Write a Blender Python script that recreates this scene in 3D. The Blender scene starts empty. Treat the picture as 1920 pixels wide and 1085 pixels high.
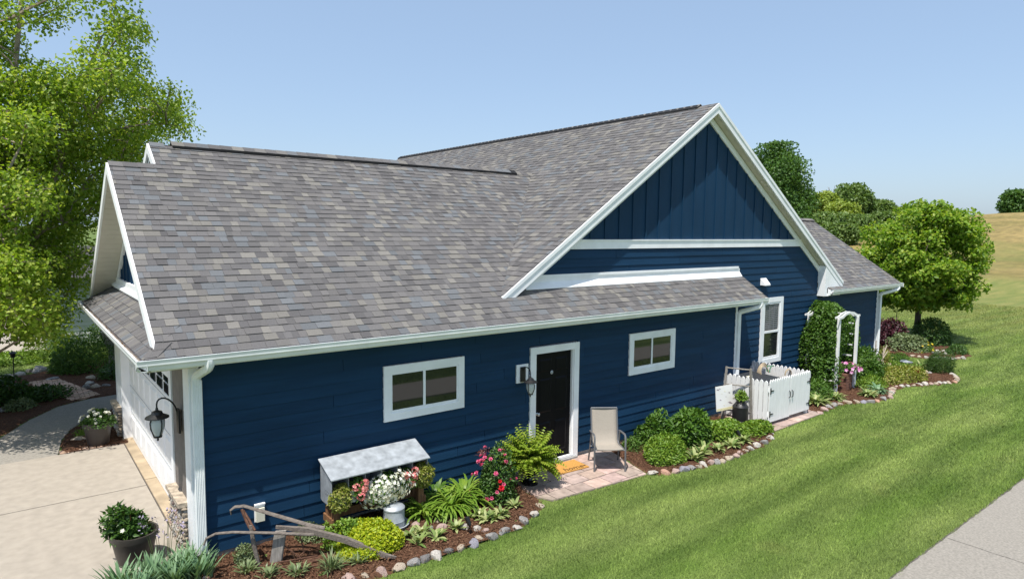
import bpy, math, random
import numpy as np
from mathutils import Vector, Matrix
R = math.radians
SC = bpy.context.scene
COL = SC.collection
rng = np.random.default_rng(7)
random.seed(7)

# ------------------------------------------------------------------ camera
cam_d = bpy.data.cameras.new('camera'); cam = bpy.data.objects.new('camera', cam_d); COL.objects.link(cam)
RT = Vector((0.788181, -0.615357, 0.010341)); UP = Vector((0.047404, 0.077454, 0.995868)); FW = Vector((0.613615, 0.784434, -0.090219))
CAM = Vector((-1.83294, -8.62271, 4.23991))
mx = Matrix.Identity(4)
for i in range(3):
    mx[i][0] = RT[i]; mx[i][1] = UP[i]; mx[i][2] = -FW[i]; mx[i][3] = CAM[i]
cam.matrix_world = mx
cam_d.sensor_fit = 'HORIZONTAL'; cam_d.sensor_width = 36; cam_d.lens = 1214.58 / 1920 * 36
cam_d.clip_end = 3000; cam_d.clip_start = 0.05
SC.camera = cam
# ------------------------------------------------------------------ sky, sun, exposure
TO_SUN = Vector((-0.36, -0.215, 1.0)).normalized()
w = bpy.data.worlds.new('World'); SC.world = w; w.use_nodes = True
nt = w.node_tree; bg = nt.nodes['Background']
sky = nt.nodes.new('ShaderNodeTexSky'); sky.sky_type = 'NISHITA'; sky.sun_disc = False
sky.sun_elevation = math.asin(TO_SUN.z); sky.sun_rotation = math.atan2(TO_SUN.x, TO_SUN.y)
sky.air_density = 1.0; sky.dust_density = 1.9; sky.ozone_density = 1.8; sky.altitude = 200
# a uniform pale haze over the whole sky flattens its gradient
hz = nt.nodes.new('ShaderNodeMixRGB'); hz.inputs[0].default_value = .55; hz.inputs[2].default_value = (2.05, 2.80, 3.85, 1)
nt.links.new(sky.outputs[0], hz.inputs[1]); nt.links.new(hz.outputs[0], bg.inputs[0]); bg.inputs[1].default_value = 0.145
sun_d = bpy.data.lights.new('sun', 'SUN'); sun_d.energy = 4.5; sun_d.angle = R(0.53); sun_d.color = (1.0, 0.955, 0.88)
sun = bpy.data.objects.new('sun', sun_d); COL.objects.link(sun)
sun.rotation_euler = TO_SUN.to_track_quat('Z', 'Y').to_euler(); sun.location = (-10, -10, 30)
SC.view_settings.view_transform = 'Standard'; SC.view_settings.look = 'None'
SC.view_settings.exposure = 0.5; SC.view_settings.gamma = 1
SC.render.engine = 'CYCLES'

# ------------------------------------------------------------------ materials
MT = {}
def _new(name):
    m = bpy.data.materials.new(name); m.use_nodes = True; MT[name] = m
    t = m.node_tree; return m, t, t.nodes['Principled BSDF']
def mat(name, col, rough=.7, var=.25, scale=6, bump=0, bscale=60, metal=0, spec=.3, stretch=(1,1,1), col2=None, attr=False, detail=5, bstretch=None, thr=(.3,.7), objvar=0):
    m, t, b = _new(name); N = t.nodes; L = t.links
    tc = N.new('ShaderNodeTexCoord'); mp = N.new('ShaderNodeMapping'); mp.inputs['Scale'].default_value = stretch
    L.new(tc.outputs['Object'], mp.inputs[0])
    nz = N.new('ShaderNodeTexNoise'); nz.inputs['Scale'].default_value = scale; nz.inputs['Detail'].default_value = detail
    L.new(mp.outputs[0], nz.inputs[0])
    rp = N.new('ShaderNodeValToRGB'); L.new(nz.outputs[0], rp.inputs[0])
    c1 = tuple(c*(1-var) for c in col); c2 = col2 or tuple(min(1, c*(1+var)) for c in col)
    rp.color_ramp.elements[0].position = thr[0]; rp.color_ramp.elements[1].position = thr[1]
    rp.color_ramp.elements[0].color = (*c1, 1); rp.color_ramp.elements[1].color = (*c2, 1)
    out = rp.outputs[0]
    if attr:
        at = N.new('ShaderNodeAttribute'); at.attribute_name = 'tint'
        mu = N.new('ShaderNodeMixRGB'); mu.blend_type = 'MULTIPLY'; mu.inputs[0].default_value = 1
        L.new(out, mu.inputs[1]); L.new(at.outputs['Color'], mu.inputs[2]); out = mu.outputs[0]
    if objvar:
        oi = N.new('ShaderNodeObjectInfo'); mr = N.new('ShaderNodeMapRange'); mr.inputs[3].default_value = 1-objvar; mr.inputs[4].default_value = 1+objvar
        L.new(oi.outputs['Random'], mr.inputs[0]); hs_ = N.new('ShaderNodeHueSaturation'); L.new(mr.outputs[0], hs_.inputs['Value']); L.new(out, hs_.inputs['Color']); out = hs_.outputs[0]
    L.new(out, b.inputs['Base Color'])
    b.inputs['Roughness'].default_value = rough; b.inputs['Metallic'].default_value = metal; b.inputs['Specular IOR Level'].default_value = spec
    if bump:
        mp2 = N.new('ShaderNodeMapping'); mp2.inputs['Scale'].default_value = bstretch or stretch; L.new(tc.outputs['Object'], mp2.inputs[0])
        n2 = N.new('ShaderNodeTexNoise'); n2.inputs['Scale'].default_value = bscale; n2.inputs['Detail'].default_value = 4
        L.new(mp2.outputs[0], n2.inputs[0])
        bp = N.new('ShaderNodeBump'); bp.inputs['Strength'].default_value = bump; bp.inputs['Distance'].default_value = .01
        L.new(n2.outputs[0], bp.inputs['Height']); L.new(bp.outputs[0], b.inputs['Normal'])
    return m
def leafmat(name, c1, c2, c3=None, trans=.3, rough=.45, spec=.35):
    m, t, b = _new(name); N = t.nodes; L = t.links
    g = N.new('ShaderNodeNewGeometry'); rp = N.new('ShaderNodeValToRGB')
    L.new(g.outputs['Random Per Island'], rp.inputs[0])
    e = rp.color_ramp.elements
    e[0].color = (*c1, 1); e[1].color = (*(c3 or c2), 1)
    if c3:
        x = e.new(.5); x.color = (*c2, 1)
    L.new(rp.outputs[0], b.inputs['Base Color']); b.inputs['Roughness'].default_value = rough; b.inputs['Specular IOR Level'].default_value = spec
    tr = N.new('ShaderNodeBsdfTranslucent')
    br = N.new('ShaderNodeMixRGB'); br.blend_type = 'MULTIPLY'; br.inputs[0].default_value = 1; br.inputs[2].default_value = (1.3, 1.25, .6, 1)
    L.new(rp.outputs[0], br.inputs[1]); L.new(br.outputs[0], tr.inputs[0])
    mx_ = N.new('ShaderNodeMixShader'); mx_.inputs[0].default_value = trans
    L.new(b.outputs[0], mx_.inputs[1]); L.new(tr.outputs[0], mx_.inputs[2])
    L.new(mx_.outputs[0], N['Material Output'].inputs[0])
    return m
def glassmat(name, tint=(.012, .014, .016), rough=.03):
    m, t, b = _new(name)
    b.inputs['Base Color'].default_value = (*tint, 1); b.inputs['Roughness'].default_value = rough; b.inputs['Specular IOR Level'].default_value = 1.0
    return m

BLUE = (.0090, .0385, .086)
mat('siding', BLUE, .6, .16, 3, .25, 30, stretch=(.25, 1, 3), bstretch=(2, 1, 40), spec=.14, objvar=.07)
mat('batten_panel', BLUE, .55, .09, 3, .2, 30, stretch=(1, 1, .3), bstretch=(40, 1, 2), spec=.14)
mat('white_trim', (.85, .86, .87), .5, .06, 3.5, .05, 60, spec=.4)
mat('gutter_white', (.80, .82, .82), .4, .08, 4, 0, spec=.5)
mat('soffit', (.62, .58, .50), .6, .05, 5, 0)
mat('shingle', (1, 1, 1), .92, .30, 120, .6, 240, spec=.15, attr=True)
mat('underlay', (.06, .058, .057), .95, .1, 6)
mat('ridge_vent', (.012, .012, .013), .8, .2, 20)
mat('door_black', (.006, .006, .0075), .42, .1, 5, .05, 60, spec=.10)
mat('garage_white', (.80, .80, .80), .5, .03, 4, .08, 60)
mat('taupe', (.17, .15, .135), .7, .15, 9, .2, 40)
glassmat('window_glass'); glassmat('dark_pane', (.02, .022, .025), .06)
mat('blind', (.20, .21, .22), .6, .05, 6)
mat('foundation', (.28, .275, .265), .9, .2, 12, .4, 60)
mat('concrete_drive', (.325, .287, .24), .88, .10, 7.0, .4, 140, detail=14)
mat('concrete_apron', (.36, .285, .195), .85, .22, 3.5, .25, 140, detail=8)
mat('concrete_walk', (.265, .244, .212), .9, .20, 34.0, .8, 140, detail=9)
mat('joint', (.10, .09, .08), .95, .2, 20)
mat('paver', (.38, .295, .255), .9, .22, 9, .5, 90, attr=True)
mat('brick_edge', (.50, .34, .25), .9, .22, 12, .5, 90, attr=True)
mat('mulch', (.085, .043, .026), .95, .55, 28, 1.0, 70, spec=.1)
leafmat('mulch_chip', (.05, .024, .014), (.11, .058, .034), (.21, .125, .075), 0, .9, .1)
STONEC = {'pink': (.38, .275, .24), 'tan': (.39, .325, .25), 'grey': (.25, .24, .23), 'dark': (.17, .16, .155), 'light': (.43, .40, .355), 'slate': (.27, .26, .30), 'red': (.42, .25, .18)}
for k, c in STONEC.items(): mat('stone_' + k, c, .9, .42, 11, .8, 45, detail=10)
mat('galvanized', (.50, .53, .56), .42, .16, 9, .1, 50, metal=.75, spec=.5)
mat('galv_dull', (.38, .41, .44), .5, .25, 9, .1, 50, metal=.35, spec=.5)
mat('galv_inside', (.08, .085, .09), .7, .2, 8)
mat('cedar', (.19, .095, .045), .8, .35, 6, .5, 30, stretch=(6, 6, .8))
mat('old_wood', (.17, .145, .125), .92, .4, 10, .8, 40, stretch=(1.5, 6, 6))
mat('grey_wood', (.26, .24, .215), .9, .3, 9, .5, 40, stretch=(5, 5, 1))
mat('rust', (.10, .05, .032), .9, .45, 30, .5, 80)
mat('black_metal', (.012, .012, .013), .45, .2, 12, .05, 60, spec=.5)
mat('black_gloss', (.012, .012, .012), .22, .1, 6, spec=.6)
mat('pot_plastic', (.045, .038, .034), .42, .2, 6, .05, 40, spec=.5)
mat('soil', (.035, .022, .015), .95, .4, 40, .8, 60)
mat('frame_grey', (.15, .155, .165), .4, .1, 8, metal=.3, spec=.5)
mat('sling', (.33, .295, .25), .8, .14, 120, .3, 300, stretch=(1, 1, 1))
mat('coir', (.50, .26, .065), .95, .25, 60, .8, 200)
mat('mat_print', (.06, .03, .012), .95, .2, 40)
mat('picket_white', (.80, .80, .79), .6, .06, 6, .15, 40, stretch=(3, 3, .6))
mat('print_white', (.80, .79, .76), .6, .04, 3)
mat('print_blot', (.25, .17, .20), .7, .5, 30); mat('print_yellow', (.72, .66, .40), .7, .15, 20)
mat('bin_dark', (.03, .033, .038), .5, .2, 5, .05, 40)
mat('hose_tan', (.36, .29, .20), .7, .15, 12); mat('hose_green', (.05, .18, .09), .5, .1, 12)
mat('brick_red', (.20, .10, .07), .9, .3, 20, .5, 60)
mat('bark', (.12, .095, .075), .95, .4, 14, .9, 30, stretch=(1, 1, .35))
mat('bark_pale', (.30, .24, .19), .9, .45, 10, .8, 30, stretch=(1, 1, .5))
mat('cream_plastic', (.70, .68, .55), .5, .08, 6)
mat('debris', (.20, .12, .06), .95, .5, 40, .8, 80)
mat('lamp_glass', (.55, .57, .58), .12, .05, 5, spec=.6)
mat('neighbor_siding', (.50, .53, .52), .6, .05, 4)
mat('stem', (.07, .10, .03), .7, .3, 20)
mat('stick', (.38, .32, .25), .9, .3, 20)
leafmat('tree_leaf', (.14, .24, .016), (.23, .36, .03), (.42, .49, .10), .5)
leafmat('maple_leaf', (.11, .22, .018), (.20, .34, .03), (.38, .46, .08), .48)
leafmat('dark_tree_leaf', (.045, .11, .020), (.07, .15, .028), (.10, .19, .04), .35)
leafmat('hedge_leaf', (.08, .15, .03), (.12, .20, .045), (.19, .27, .08), .35)
leafmat('yellow_tree_leaf', (.17, .25, .03), (.25, .34, .05), (.32, .38, .08), .35)
leafmat('leaf_green', (.045, .11, .014), (.075, .165, .02), (.12, .22, .035), .3)
leafmat('leaf_deep', (.030, .075, .014), (.05, .115, .018), (.08, .16, .03), .25)
leafmat('leaf_lime', (.20, .30, .012), (.32, .40, .015), (.50, .52, .03), .3)
leafmat('leaf_light', (.10, .20, .02), (.16, .27, .03), (.23, .33, .05), .3)
leafmat('leaf_greyish', (.10, .15, .06), (.16, .21, .09), (.22, .27, .13), .2)
leafmat('leaf_blue', (.10, .19, .10), (.15, .26, .13), (.22, .34, .18), .25)
leafmat('leaf_bronze', (.16, .20, .03), (.24, .29, .04), (.34, .30, .10), .3)
leafmat('leaf_hosta', (.10, .18, .04), (.20, .27, .08), (.42, .44, .20), .25)
leafmat('leaf_fern', (.13, .22, .015), (.20, .29, .025), (.30, .36, .05), .3)
leafmat('leaf_purple', (.035, .010, .016), (.055, .014, .022), (.09, .02, .03), .15)
leafmat('bloom_pink', (.62, .07, .20), (.75, .14, .30), (.80, .30, .42), .25)
leafmat('bloom_coral', (.62, .16, .17), (.75, .26, .25), (.80, .42, .38), .25)
leafmat('bloom_red', (.60, .015, .03), (.72, .03, .05), None, .2)
leafmat('bloom_white', (.72, .72, .64), (.84, .84, .79), None, .25)
leafmat('bloom_magenta', (.55, .10, .38), (.70, .25, .55), (.82, .60, .74), .25)
leafmat('bloom_brown', (.10, .035, .03), (.16, .06, .05), None, .1)
leafmat('bloom_yellow', (.70, .50, .03), (.78, .62, .06), None, .2)
leafmat('bloom_lilac', (.30, .24, .38), (.45, .40, .50), None, .2)

# ground: lawn greens near, yellower far, golden field on the hill (real differences in the grass itself)
def groundmat(name, blades):
    m, t, b = _new(name); N = t.nodes; L = t.links
    tc = N.new('ShaderNodeTexCoord'); sep = N.new('ShaderNodeSeparateXYZ'); L.new(tc.outputs['Object'], sep.inputs[0])
    def noise(sc, det=4, st=(1, 1, 1)):
        mp = N.new('ShaderNodeMapping'); mp.inputs['Scale'].default_value = st; L.new(tc.outputs['Object'], mp.inputs[0])
        n = N.new('ShaderNodeTexNoise'); n.inputs['Scale'].default_value = sc; n.inputs['Detail'].default_value = det; L.new(mp.outputs[0], n.inputs[0]); return n.outputs[0]
    def ramp(src, p0, p1, c0, c1):
        r = N.new('ShaderNodeValToRGB'); L.new(src, r.inputs[0]); e = r.color_ramp.elements
        e[0].position = p0; e[1].position = p1; e[0].color = (*c0, 1); e[1].color = (*c1, 1); return r.outputs[0]
    def mix(f, a, c, bt='MIX'):
        x = N.new('ShaderNodeMixRGB'); x.blend_type = bt
        if isinstance(f, float): x.inputs[0].default_value = f
        else: L.new(f, x.inputs[0])
        for i, v in ((1, a), (2, c)):
            if isinstance(v, tuple): x.inputs[i].default_value = (*v, 1)
            else: L.new(v, x.inputs[i])
        return x.outputs[0]
    def mr(src, a, c):
        x = N.new('ShaderNodeMapRange'); x.inputs[1].default_value = a; x.inputs[2].default_value = c; L.new(src, x.inputs[0]); return x.outputs[0]
    W_ = (0., 0., 0.); O_ = (1., 1., 1.)
    k = 1.34 if blades else .95
    g = mix(ramp(noise(.8, 6, (.3, 1.25, 1)), .36, .66, W_, O_), tuple(c*k for c in (.094, .156, .031)), tuple(c*k for c in (.172, .230, .068)))
    g = mix(ramp(noise(1.7, 6), .52, .78, W_, (.45, .45, .45)), g, tuple(c*k for c in (.18, .245, .07)))
    g = mix(ramp(noise(.9, 3), .64, .82, W_, (.22, .22, .22)), g, tuple(c*k for c in (.27, .23, .10)))
    g = mix(1., g, ramp(noise(1.5, 5, (.22, 1.5, 1)), .35, .65, (.74, .77, .74), (1.2, 1.17, 1.17)), 'MULTIPLY')
    # far mown lawn, dry and yellow
    nx = N.new('ShaderNodeMath'); nx.operation = 'MULTIPLY_ADD'; nx.inputs[1].default_value = 9.; L.new(noise(.22, 4), nx.inputs[0]); L.new(sep.outputs[0], nx.inputs[2])
    far = mix(ramp(noise(.5, 6, (.5, 3.2, 1)), .35, .65, W_, O_), (.155, .19, .05), (.25, .24, .08))
    g = mix(mr(nx.outputs[0], 30., 58.), g, far)
    ny = N.new('ShaderNodeMath'); ny.operation = 'MULTIPLY_ADD'; ny.inputs[1].default_value = 26.; L.new(noise(.05, 4), ny.inputs[0]); L.new(sep.outputs[0], ny.inputs[2])
    fld = mix(ramp(noise(.11, 8, (1, .6, 1)), .36, .62, W_, O_), (.20, .17, .062), (.32, .245, .105))
    fld = mix(1., fld, ramp(noise(1.1, 9, (.5, 1.2, 1)), .3, .7, (.72, .72, .70), (1.2, 1.18, 1.12)), 'MULTIPLY')
    fld = mix(ramp(noise(.035, 4, (1, 1.6, 1)), .46, .62, W_, (.85, .85, .85)), fld, (.15, .18, .05))
    g = mix(mr(ny.outputs[0], 79., 85.), g, fld)
    if blades:
        ge = N.new('ShaderNodeNewGeometry')
        g = mix(1., g, ramp(ge.outputs['Random Per Island'], 0, 1, (.46, .50, .42), (1.55, 1.45, 1.35)), 'MULTIPLY')
    else:
        g = mix(1., g, ramp(noise(42, 6), .3, .7, (.45, .48, .42), (1.25, 1.2, 1.15)), 'MULTIPLY')
        bp = N.new('ShaderNodeBump'); bp.inputs['Strength'].default_value = .9; bp.inputs['Distance'].default_value = .03
        L.new(noise(30, 6), bp.inputs['Height']); L.new(bp.outputs[0], b.inputs['Normal'])
    L.new(g, b.inputs['Base Color']); b.inputs['Roughness'].default_value = .75; b.inputs['Specular IOR Level'].default_value = .15
    return m
groundmat('lawn_ground', False); groundmat('lawn_blade', True)

# ------------------------------------------------------------------ mesh helpers
def setp(o, label=None, cat=None, group=None, kind=None):
    if label: o['label'] = label
    if cat: o['category'] = cat
    if group: o['group'] = group
    if kind: o['kind'] = kind
    return o
def link(name, me, m=None, parent=None, loc=None):
    o = bpy.data.objects.new(name, me); COL.objects.link(o)
    if m and me and not me.materials: me.materials.append(MT[m])
    if parent: o.parent = parent
    if loc is not None: o.location = loc
    return o
def thing(name, label, cat, loc=(0, 0, 0), rz=0, group=None):
    o = bpy.data.objects.new(name, None); COL.objects.link(o); o.empty_display_size = .1
    o.location = loc; o.rotation_euler = (0, 0, rz)
    return setp(o, label, cat, group)
class MB:
    def __init__(s): s.v = []; s.f = []; s.c = []
    def add(s, v, f, tint=None):
        n = len(s.v); s.v += [tuple(p) for p in v]; s.f += [tuple(i + n for i in q) for q in f]
        if tint is not None: s.c += [tint] * len(v)
        return s
    def hexa(s, p, tint=None):   # 8 points: bottom 0-3, top 4-7 (ccw seen from above)
        return s.add(p, [(3, 2, 1, 0), (4, 5, 6, 7), (0, 1, 5, 4), (1, 2, 6, 5), (2, 3, 7, 6), (3, 0, 4, 7)], tint)
    def box(s, x0, x1, y0, y1, z0, z1, tint=None):
        return s.hexa([(x0, y0, z0), (x1, y0, z0), (x1, y1, z0), (x0, y1, z0), (x0, y0, z1), (x1, y0, z1), (x1, y1, z1), (x0, y1, z1)], tint)
    def prism(s, poly, axis, a, b):  # closed outline extruded along an axis
        n = len(poly)
        def P(u, v, t):
            return {'x': (t, u, v), 'y': (u, t, v), 'z': (u, v, t)}[axis]
        vs = [P(u, v, a) for u, v in poly] + [P(u, v, b) for u, v in poly]
        return s.add(vs, [tuple(range(n)), tuple(range(2*n-1, n-1, -1))] + [(i, i+n, (i+1) % n + n, (i+1) % n) for i in range(n)])
    def prism_t(s, poly, z0, z1, tint, c=.006):
        n = len(poly); mx_, my_ = sum(p[0] for p in poly)/n, sum(p[1] for p in poly)/n
        top = []
        for x, y in poly:
            d = math.hypot(mx_-x, my_-y) or 1; k = min(c/d*1.4, .3); top.append((x+(mx_-x)*k, y+(my_-y)*k, z1))
        return s.add([(x, y, z0) for x, y in poly]+top, [tuple(range(n))[::-1], tuple(range(n, 2*n))]+[(i, (i+1) % n, (i+1) % n+n, i+n) for i in range(n)], tint)
    def tube(s, pts, rad, seg=8, cap=True, flat=1.0):
        pts = [Vector(p) for p in pts]
        if not hasattr(rad, '__len__'): rad = [rad] * len(pts)
        n0 = len(s.v); ref = None
        for i, p in enumerate(pts):
            d = (pts[min(i+1, len(pts)-1)] - pts[max(i-1, 0)]).normalized()
            if ref is None: ref = Vector((0, 0, 1)) if abs(d.z) < .9 else Vector((1, 0, 0))
            u = d.cross(ref).normalized(); vv = u.cross(d); ref = vv
            for k in range(seg):
                a = 2*math.pi*k/seg + math.pi/seg
                s.v.append(tuple(p + u*math.cos(a)*rad[i] + vv*math.sin(a)*rad[i]*flat))
        for i in range(len(pts)-1):
            for k in range(seg):
                a = n0+i*seg+k; b = n0+i*seg+(k+1) % seg
                s.f.append((a, b, b+seg, a+seg))
        if cap:
            s.f.append(tuple(n0+k for k in range(seg))[::-1]); s.f.append(tuple(n0+(len(pts)-1)*seg+k for k in range(seg)))
        return s
    def lathe(s, prof, cx=0, cy=0, seg=20, cap=True):
        n0 = len(s.v)
        for r, z in prof:
            for k in range(seg):
                a = 2*math.pi*k/seg; s.v.append((cx+r*math.cos(a), cy+r*math.sin(a), z))
        for i in range(len(prof)-1):
            for k in range(seg):
                a = n0+i*seg+k; b = n0+i*seg+(k+1) % seg
                s.f.append((a, b, b+seg, a+seg))
        if cap:
            s.f.append(tuple(n0+k for k in range(seg))[::-1]); s.f.append(tuple(n0+(len(prof)-1)*seg+k for k in range(seg)))
        return s
    def mesh(s, name='mesh', smooth=False):
        me = bpy.data.meshes.new(name); me.from_pydata(s.v, [], s.f)
        if s.c:
            a = me.attributes.new('tint', 'FLOAT_COLOR', 'POINT')
            a.data.foreach_set('color', np.array([(*c, 1) for c in s.c], np.float32).ravel())
        if smooth: me.polygons.foreach_set('use_smooth', [True]*len(me.polygons))
        me.update()
        if smooth: me.set_sharp_from_angle(angle=R(38))
        return me
    def build(s, name, m, parent=None, smooth=False, loc=None):
        return link(name, s.mesh(name, smooth), m, parent, loc)
def B(name, m, parent, *a): return MB().box(*a).build(name, m, parent)
def fastmesh(name, v, f):
    v = np.ascontiguousarray(v, np.float32); f = np.ascontiguousarray(f, np.int32); k = f.shape[1]
    me = bpy.data.meshes.new(name)
    me.vertices.add(len(v)); me.vertices.foreach_set('co', v.ravel())
    me.loops.add(f.size); me.loops.foreach_set('vertex_index', f.ravel())
    me.polygons.add(len(f)); me.polygons.foreach_set('loop_start', np.arange(0, f.size, k, dtype=np.int32))
    me.polygons.foreach_set('loop_total', np.full(len(f), k, np.int32))
    me.update(calc_edges=True); return me
def norm(a): return a / np.maximum(np.linalg.norm(a, axis=1, keepdims=True), 1e-9)
def leaf_mesh(name, pos, dirs, nrm, ln, wd, fold=.25):
    n = len(pos); d = norm(dirs); s = norm(np.cross(d, nrm)); u = np.cross(s, d)
    ln = np.broadcast_to(ln, n)[:, None]; wd = np.broadcast_to(wd, n)[:, None]
    mid = pos + d*ln*.45
    V = np.stack([pos, mid + s*wd*.5 + u*wd*fold, pos + d*ln - u*ln*.12, mid - s*wd*.5 + u*wd*fold], 1).reshape(-1, 3)
    i = np.arange(n)[:, None]*4
    F = np.stack([i+[0, 1, 2], i+[0, 2, 3]], 1).reshape(-1, 3)
    return fastmesh(name, V, F)
def rdir(n): return norm(rng.normal(size=(n, 3)))
def inpoly(x, y, poly):
    r = np.zeros(np.shape(x), bool); n = len(poly)
    for i in range(n):
        x1, y1 = poly[i]; x2, y2 = poly[(i+1) % n]
        c = ((y1 > y) != (y2 > y)) & (x < (x2-x1)*(y-y1)/((y2-y1) or 1e-9) + x1)
        r ^= c
    return r
def ordinal(n):
    return '%d%s' % (n, 'th' if 10 <= n % 100 <= 20 else {1: 'st', 2: 'nd', 3: 'rd'}.get(n % 10, 'th'))

# ------------------------------------------------------------------ setting: terrain, paving, beds
BED1 = [(-1.3, .20), (-1.6, -1.7), (1.2, -1.62), (1.65, -1.66), (2.4, -1.72), (3.3, -1.72), (3.75, -1.70), (4.0, -1.60), (4.28, -1.48), (4.52, -1.30), (4.66, -1.1), (4.72, -.3), (4.72, .03), (-.1, .03), (-.1, .2)]
PATIO = [(4.70, .0), (4.66, -1.05), (4.78, -1.27), (6.84, -1.42), (7.28, .0)]
BED2 = [(7.28, .03), (6.88, -1.46), (7.2, -1.60), (7.6, -1.73), (8.3, -1.83), (8.9, -1.86), (9.6, -1.80), (10.2, -1.75), (10.58, -1.62), (10.85, -1.48), (11.02, -1.3), (11.05, .03)]
GATEPAD = [(11.02, .0), (11.0, -1.42), (13.3, -1.34), (13.3, .44), (11.6, .44)]
BED3 = [(13.3, .45), (13.15, -1.34), (13.6, -1.25), (14.2, -1.2), (14.7, -1.29), (15.1, -1.5), (15.5, -1.66), (16.1, -1.7), (16.7, -1.52), (17.2, -1.35), (17.6, -1.34), (18.1, -1.53), (18.7, -1.75), (19.2, -1.9), (19.6, -2.05), (20.15, -1.98), (20.7, -1.75), (21.4, -.9), (21.7, .2), (21.3, 1.6), (20.2, 1.6), (20.15, .45)]
BED4 = [(23.0, 1.9), (22.85, .2), (23.0, -.32), (23.6, -.72), (24.0, -.92), (25.2, -.75), (26.6, .2), (28.2, 1.5), (28.0, 2.9), (25, 3.2)]
WALK = [(-1.25, 5.72), (-1.13, 6.76), (-.93, 7.43), (-.68, 7.96), (-.35, 8.37), (.04, 8.8), (1.5, 9.4), (1.5, 10.5), (.18, 10.16), (-.4, 10.06), (-1.02, 9.68), (-1.6, 8.72), (-2.1, 7.55), (-2.35, 6.7), (-2.6, 5.72)]
BEDP = [(-1.2, 5.75), (-1.11, 6.8), (-.91, 7.45), (-.66, 7.98), (-.33, 8.4), (.06, 8.82), (.3, 8.9), (.3, 6.9), (-.1, 6.9), (-.1, 5.75)]
BEDL = [(-2.6, 6.6), (-2.13, 7.57), (-1.63, 8.74), (-1.05, 9.71), (-.42, 10.1), (.18, 10.2), (1.6, 10.55), (1.6, 15.2), (-.4, 15.0), (-1.2, 14.25), (-4, 13.8), (-8, 12.5), (-8, 6.6)]
HOUSEXY = [(-.12, 0), (11.57, 0), (11.57, .446), (20.12, .446), (20.12, 15), (-.12, 15)]
def height(x, y):
    t = np.clip((x - 46 + .25*(y-10)) / 135., 0, 1); s = t*t*(3-2*t)
    u = np.clip((y - 25) / 120., 0, 1)
    return s * (8.8 - 4.5*u*u*(3-2*u)) + (.55*np.sin(x*.045+1)*np.sin(y*.06+.5)+.25*np.sin(x*.11)*np.sin(y*.13+1))*np.clip((x-60)/40, 0, 1)
xs = np.concatenate([np.linspace(-400, -20, 20), np.arange(-15, 46, 3), np.arange(48, 260, 5), np.linspace(270, 900, 22)])
ys = np.concatenate([np.linspace(-300, -20, 15), np.arange(-15, 31, 3), np.arange(35, 260, 6), np.linspace(280, 900, 18)])
GX, GY = np.meshgrid(xs, ys); GZ = height(GX, GY)
nx_, ny_ = len(xs), len(ys)
idx = np.arange(nx_*ny_).reshape(ny_, nx_)
F = np.stack([idx[:-1, :-1], idx[:-1, 1:], idx[1:, 1:], idx[1:, :-1]], -1).reshape(-1, 4)
g = link('ground', fastmesh('ground', np.stack([GX, GY, GZ], -1).reshape(-1, 3), F), 'lawn_ground')
g.data.polygons.foreach_set('use_smooth', [True]*len(g.data.polygons))
setp(g, 'mown green lawn around the house running up to a dry grass hill', None, None, 'structure')

def sheet(name, poly, z, m, label, sub=0):
    if sub:   # lumpy surface over the outline
        x0, x1 = min(p[0] for p in poly), max(p[0] for p in poly); y0, y1 = min(p[1] for p in poly), max(p[1] for p in poly)
        gx, gy = np.meshgrid(np.arange(x0, x1+sub, sub), np.arange(y0, y1+sub, sub))
        ins = inpoly(gx, gy, poly)
        gz = np.where(ins, z + .028 + .012*np.sin(gx*9+gy*4) + .012*np.sin(gy*13-gx*5) + rng.normal(size=gx.shape)*.006, -.02)
        n = gx.shape[1]; id_ = np.arange(gx.size).reshape(gx.shape)
        q = np.stack([id_[:-1, :-1], id_[:-1, 1:], id_[1:, 1:], id_[1:, :-1]], -1).reshape(-1, 4)
        q = q[ins.ravel()[q].any(1)]
        o = link(name, fastmesh(name, np.stack([gx, gy, gz], -1).reshape(-1, 3), q), m)
        o.data.polygons.foreach_set('use_smooth', [True]*len(o.data.polygons))
    else:
        o = MB().prism(poly, 'z', z-.06, z).build(name, m)
    return setp(o, label, None, None, 'structure')
sheet('mulch_bed', BED1, .0, 'mulch', 'brown mulch bed along the garage wall left of the patio', .09)
sheet('mulch_bed', BED2, .0, 'mulch', 'brown mulch bed between the patio and the picket fence', .09)
sheet('mulch_bed', BED3, .0, 'mulch', 'brown mulch bed around the arbor right of the picket fence', .12)
sheet('mulch_bed', BED4, .0, 'mulch', 'dark mulch bed under the maple tree', .15)
sheet('mulch_bed', BEDL, .0, 'mulch', 'shaded mulch bed left of the curved walk', .15)
sheet('mulch_bed', BEDP, .005, 'mulch', 'small mulch bed behind the flower pot by the garage', .09)
sheet('walk', WALK, .018, 'concrete_walk', 'curved concrete front walk')
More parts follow.
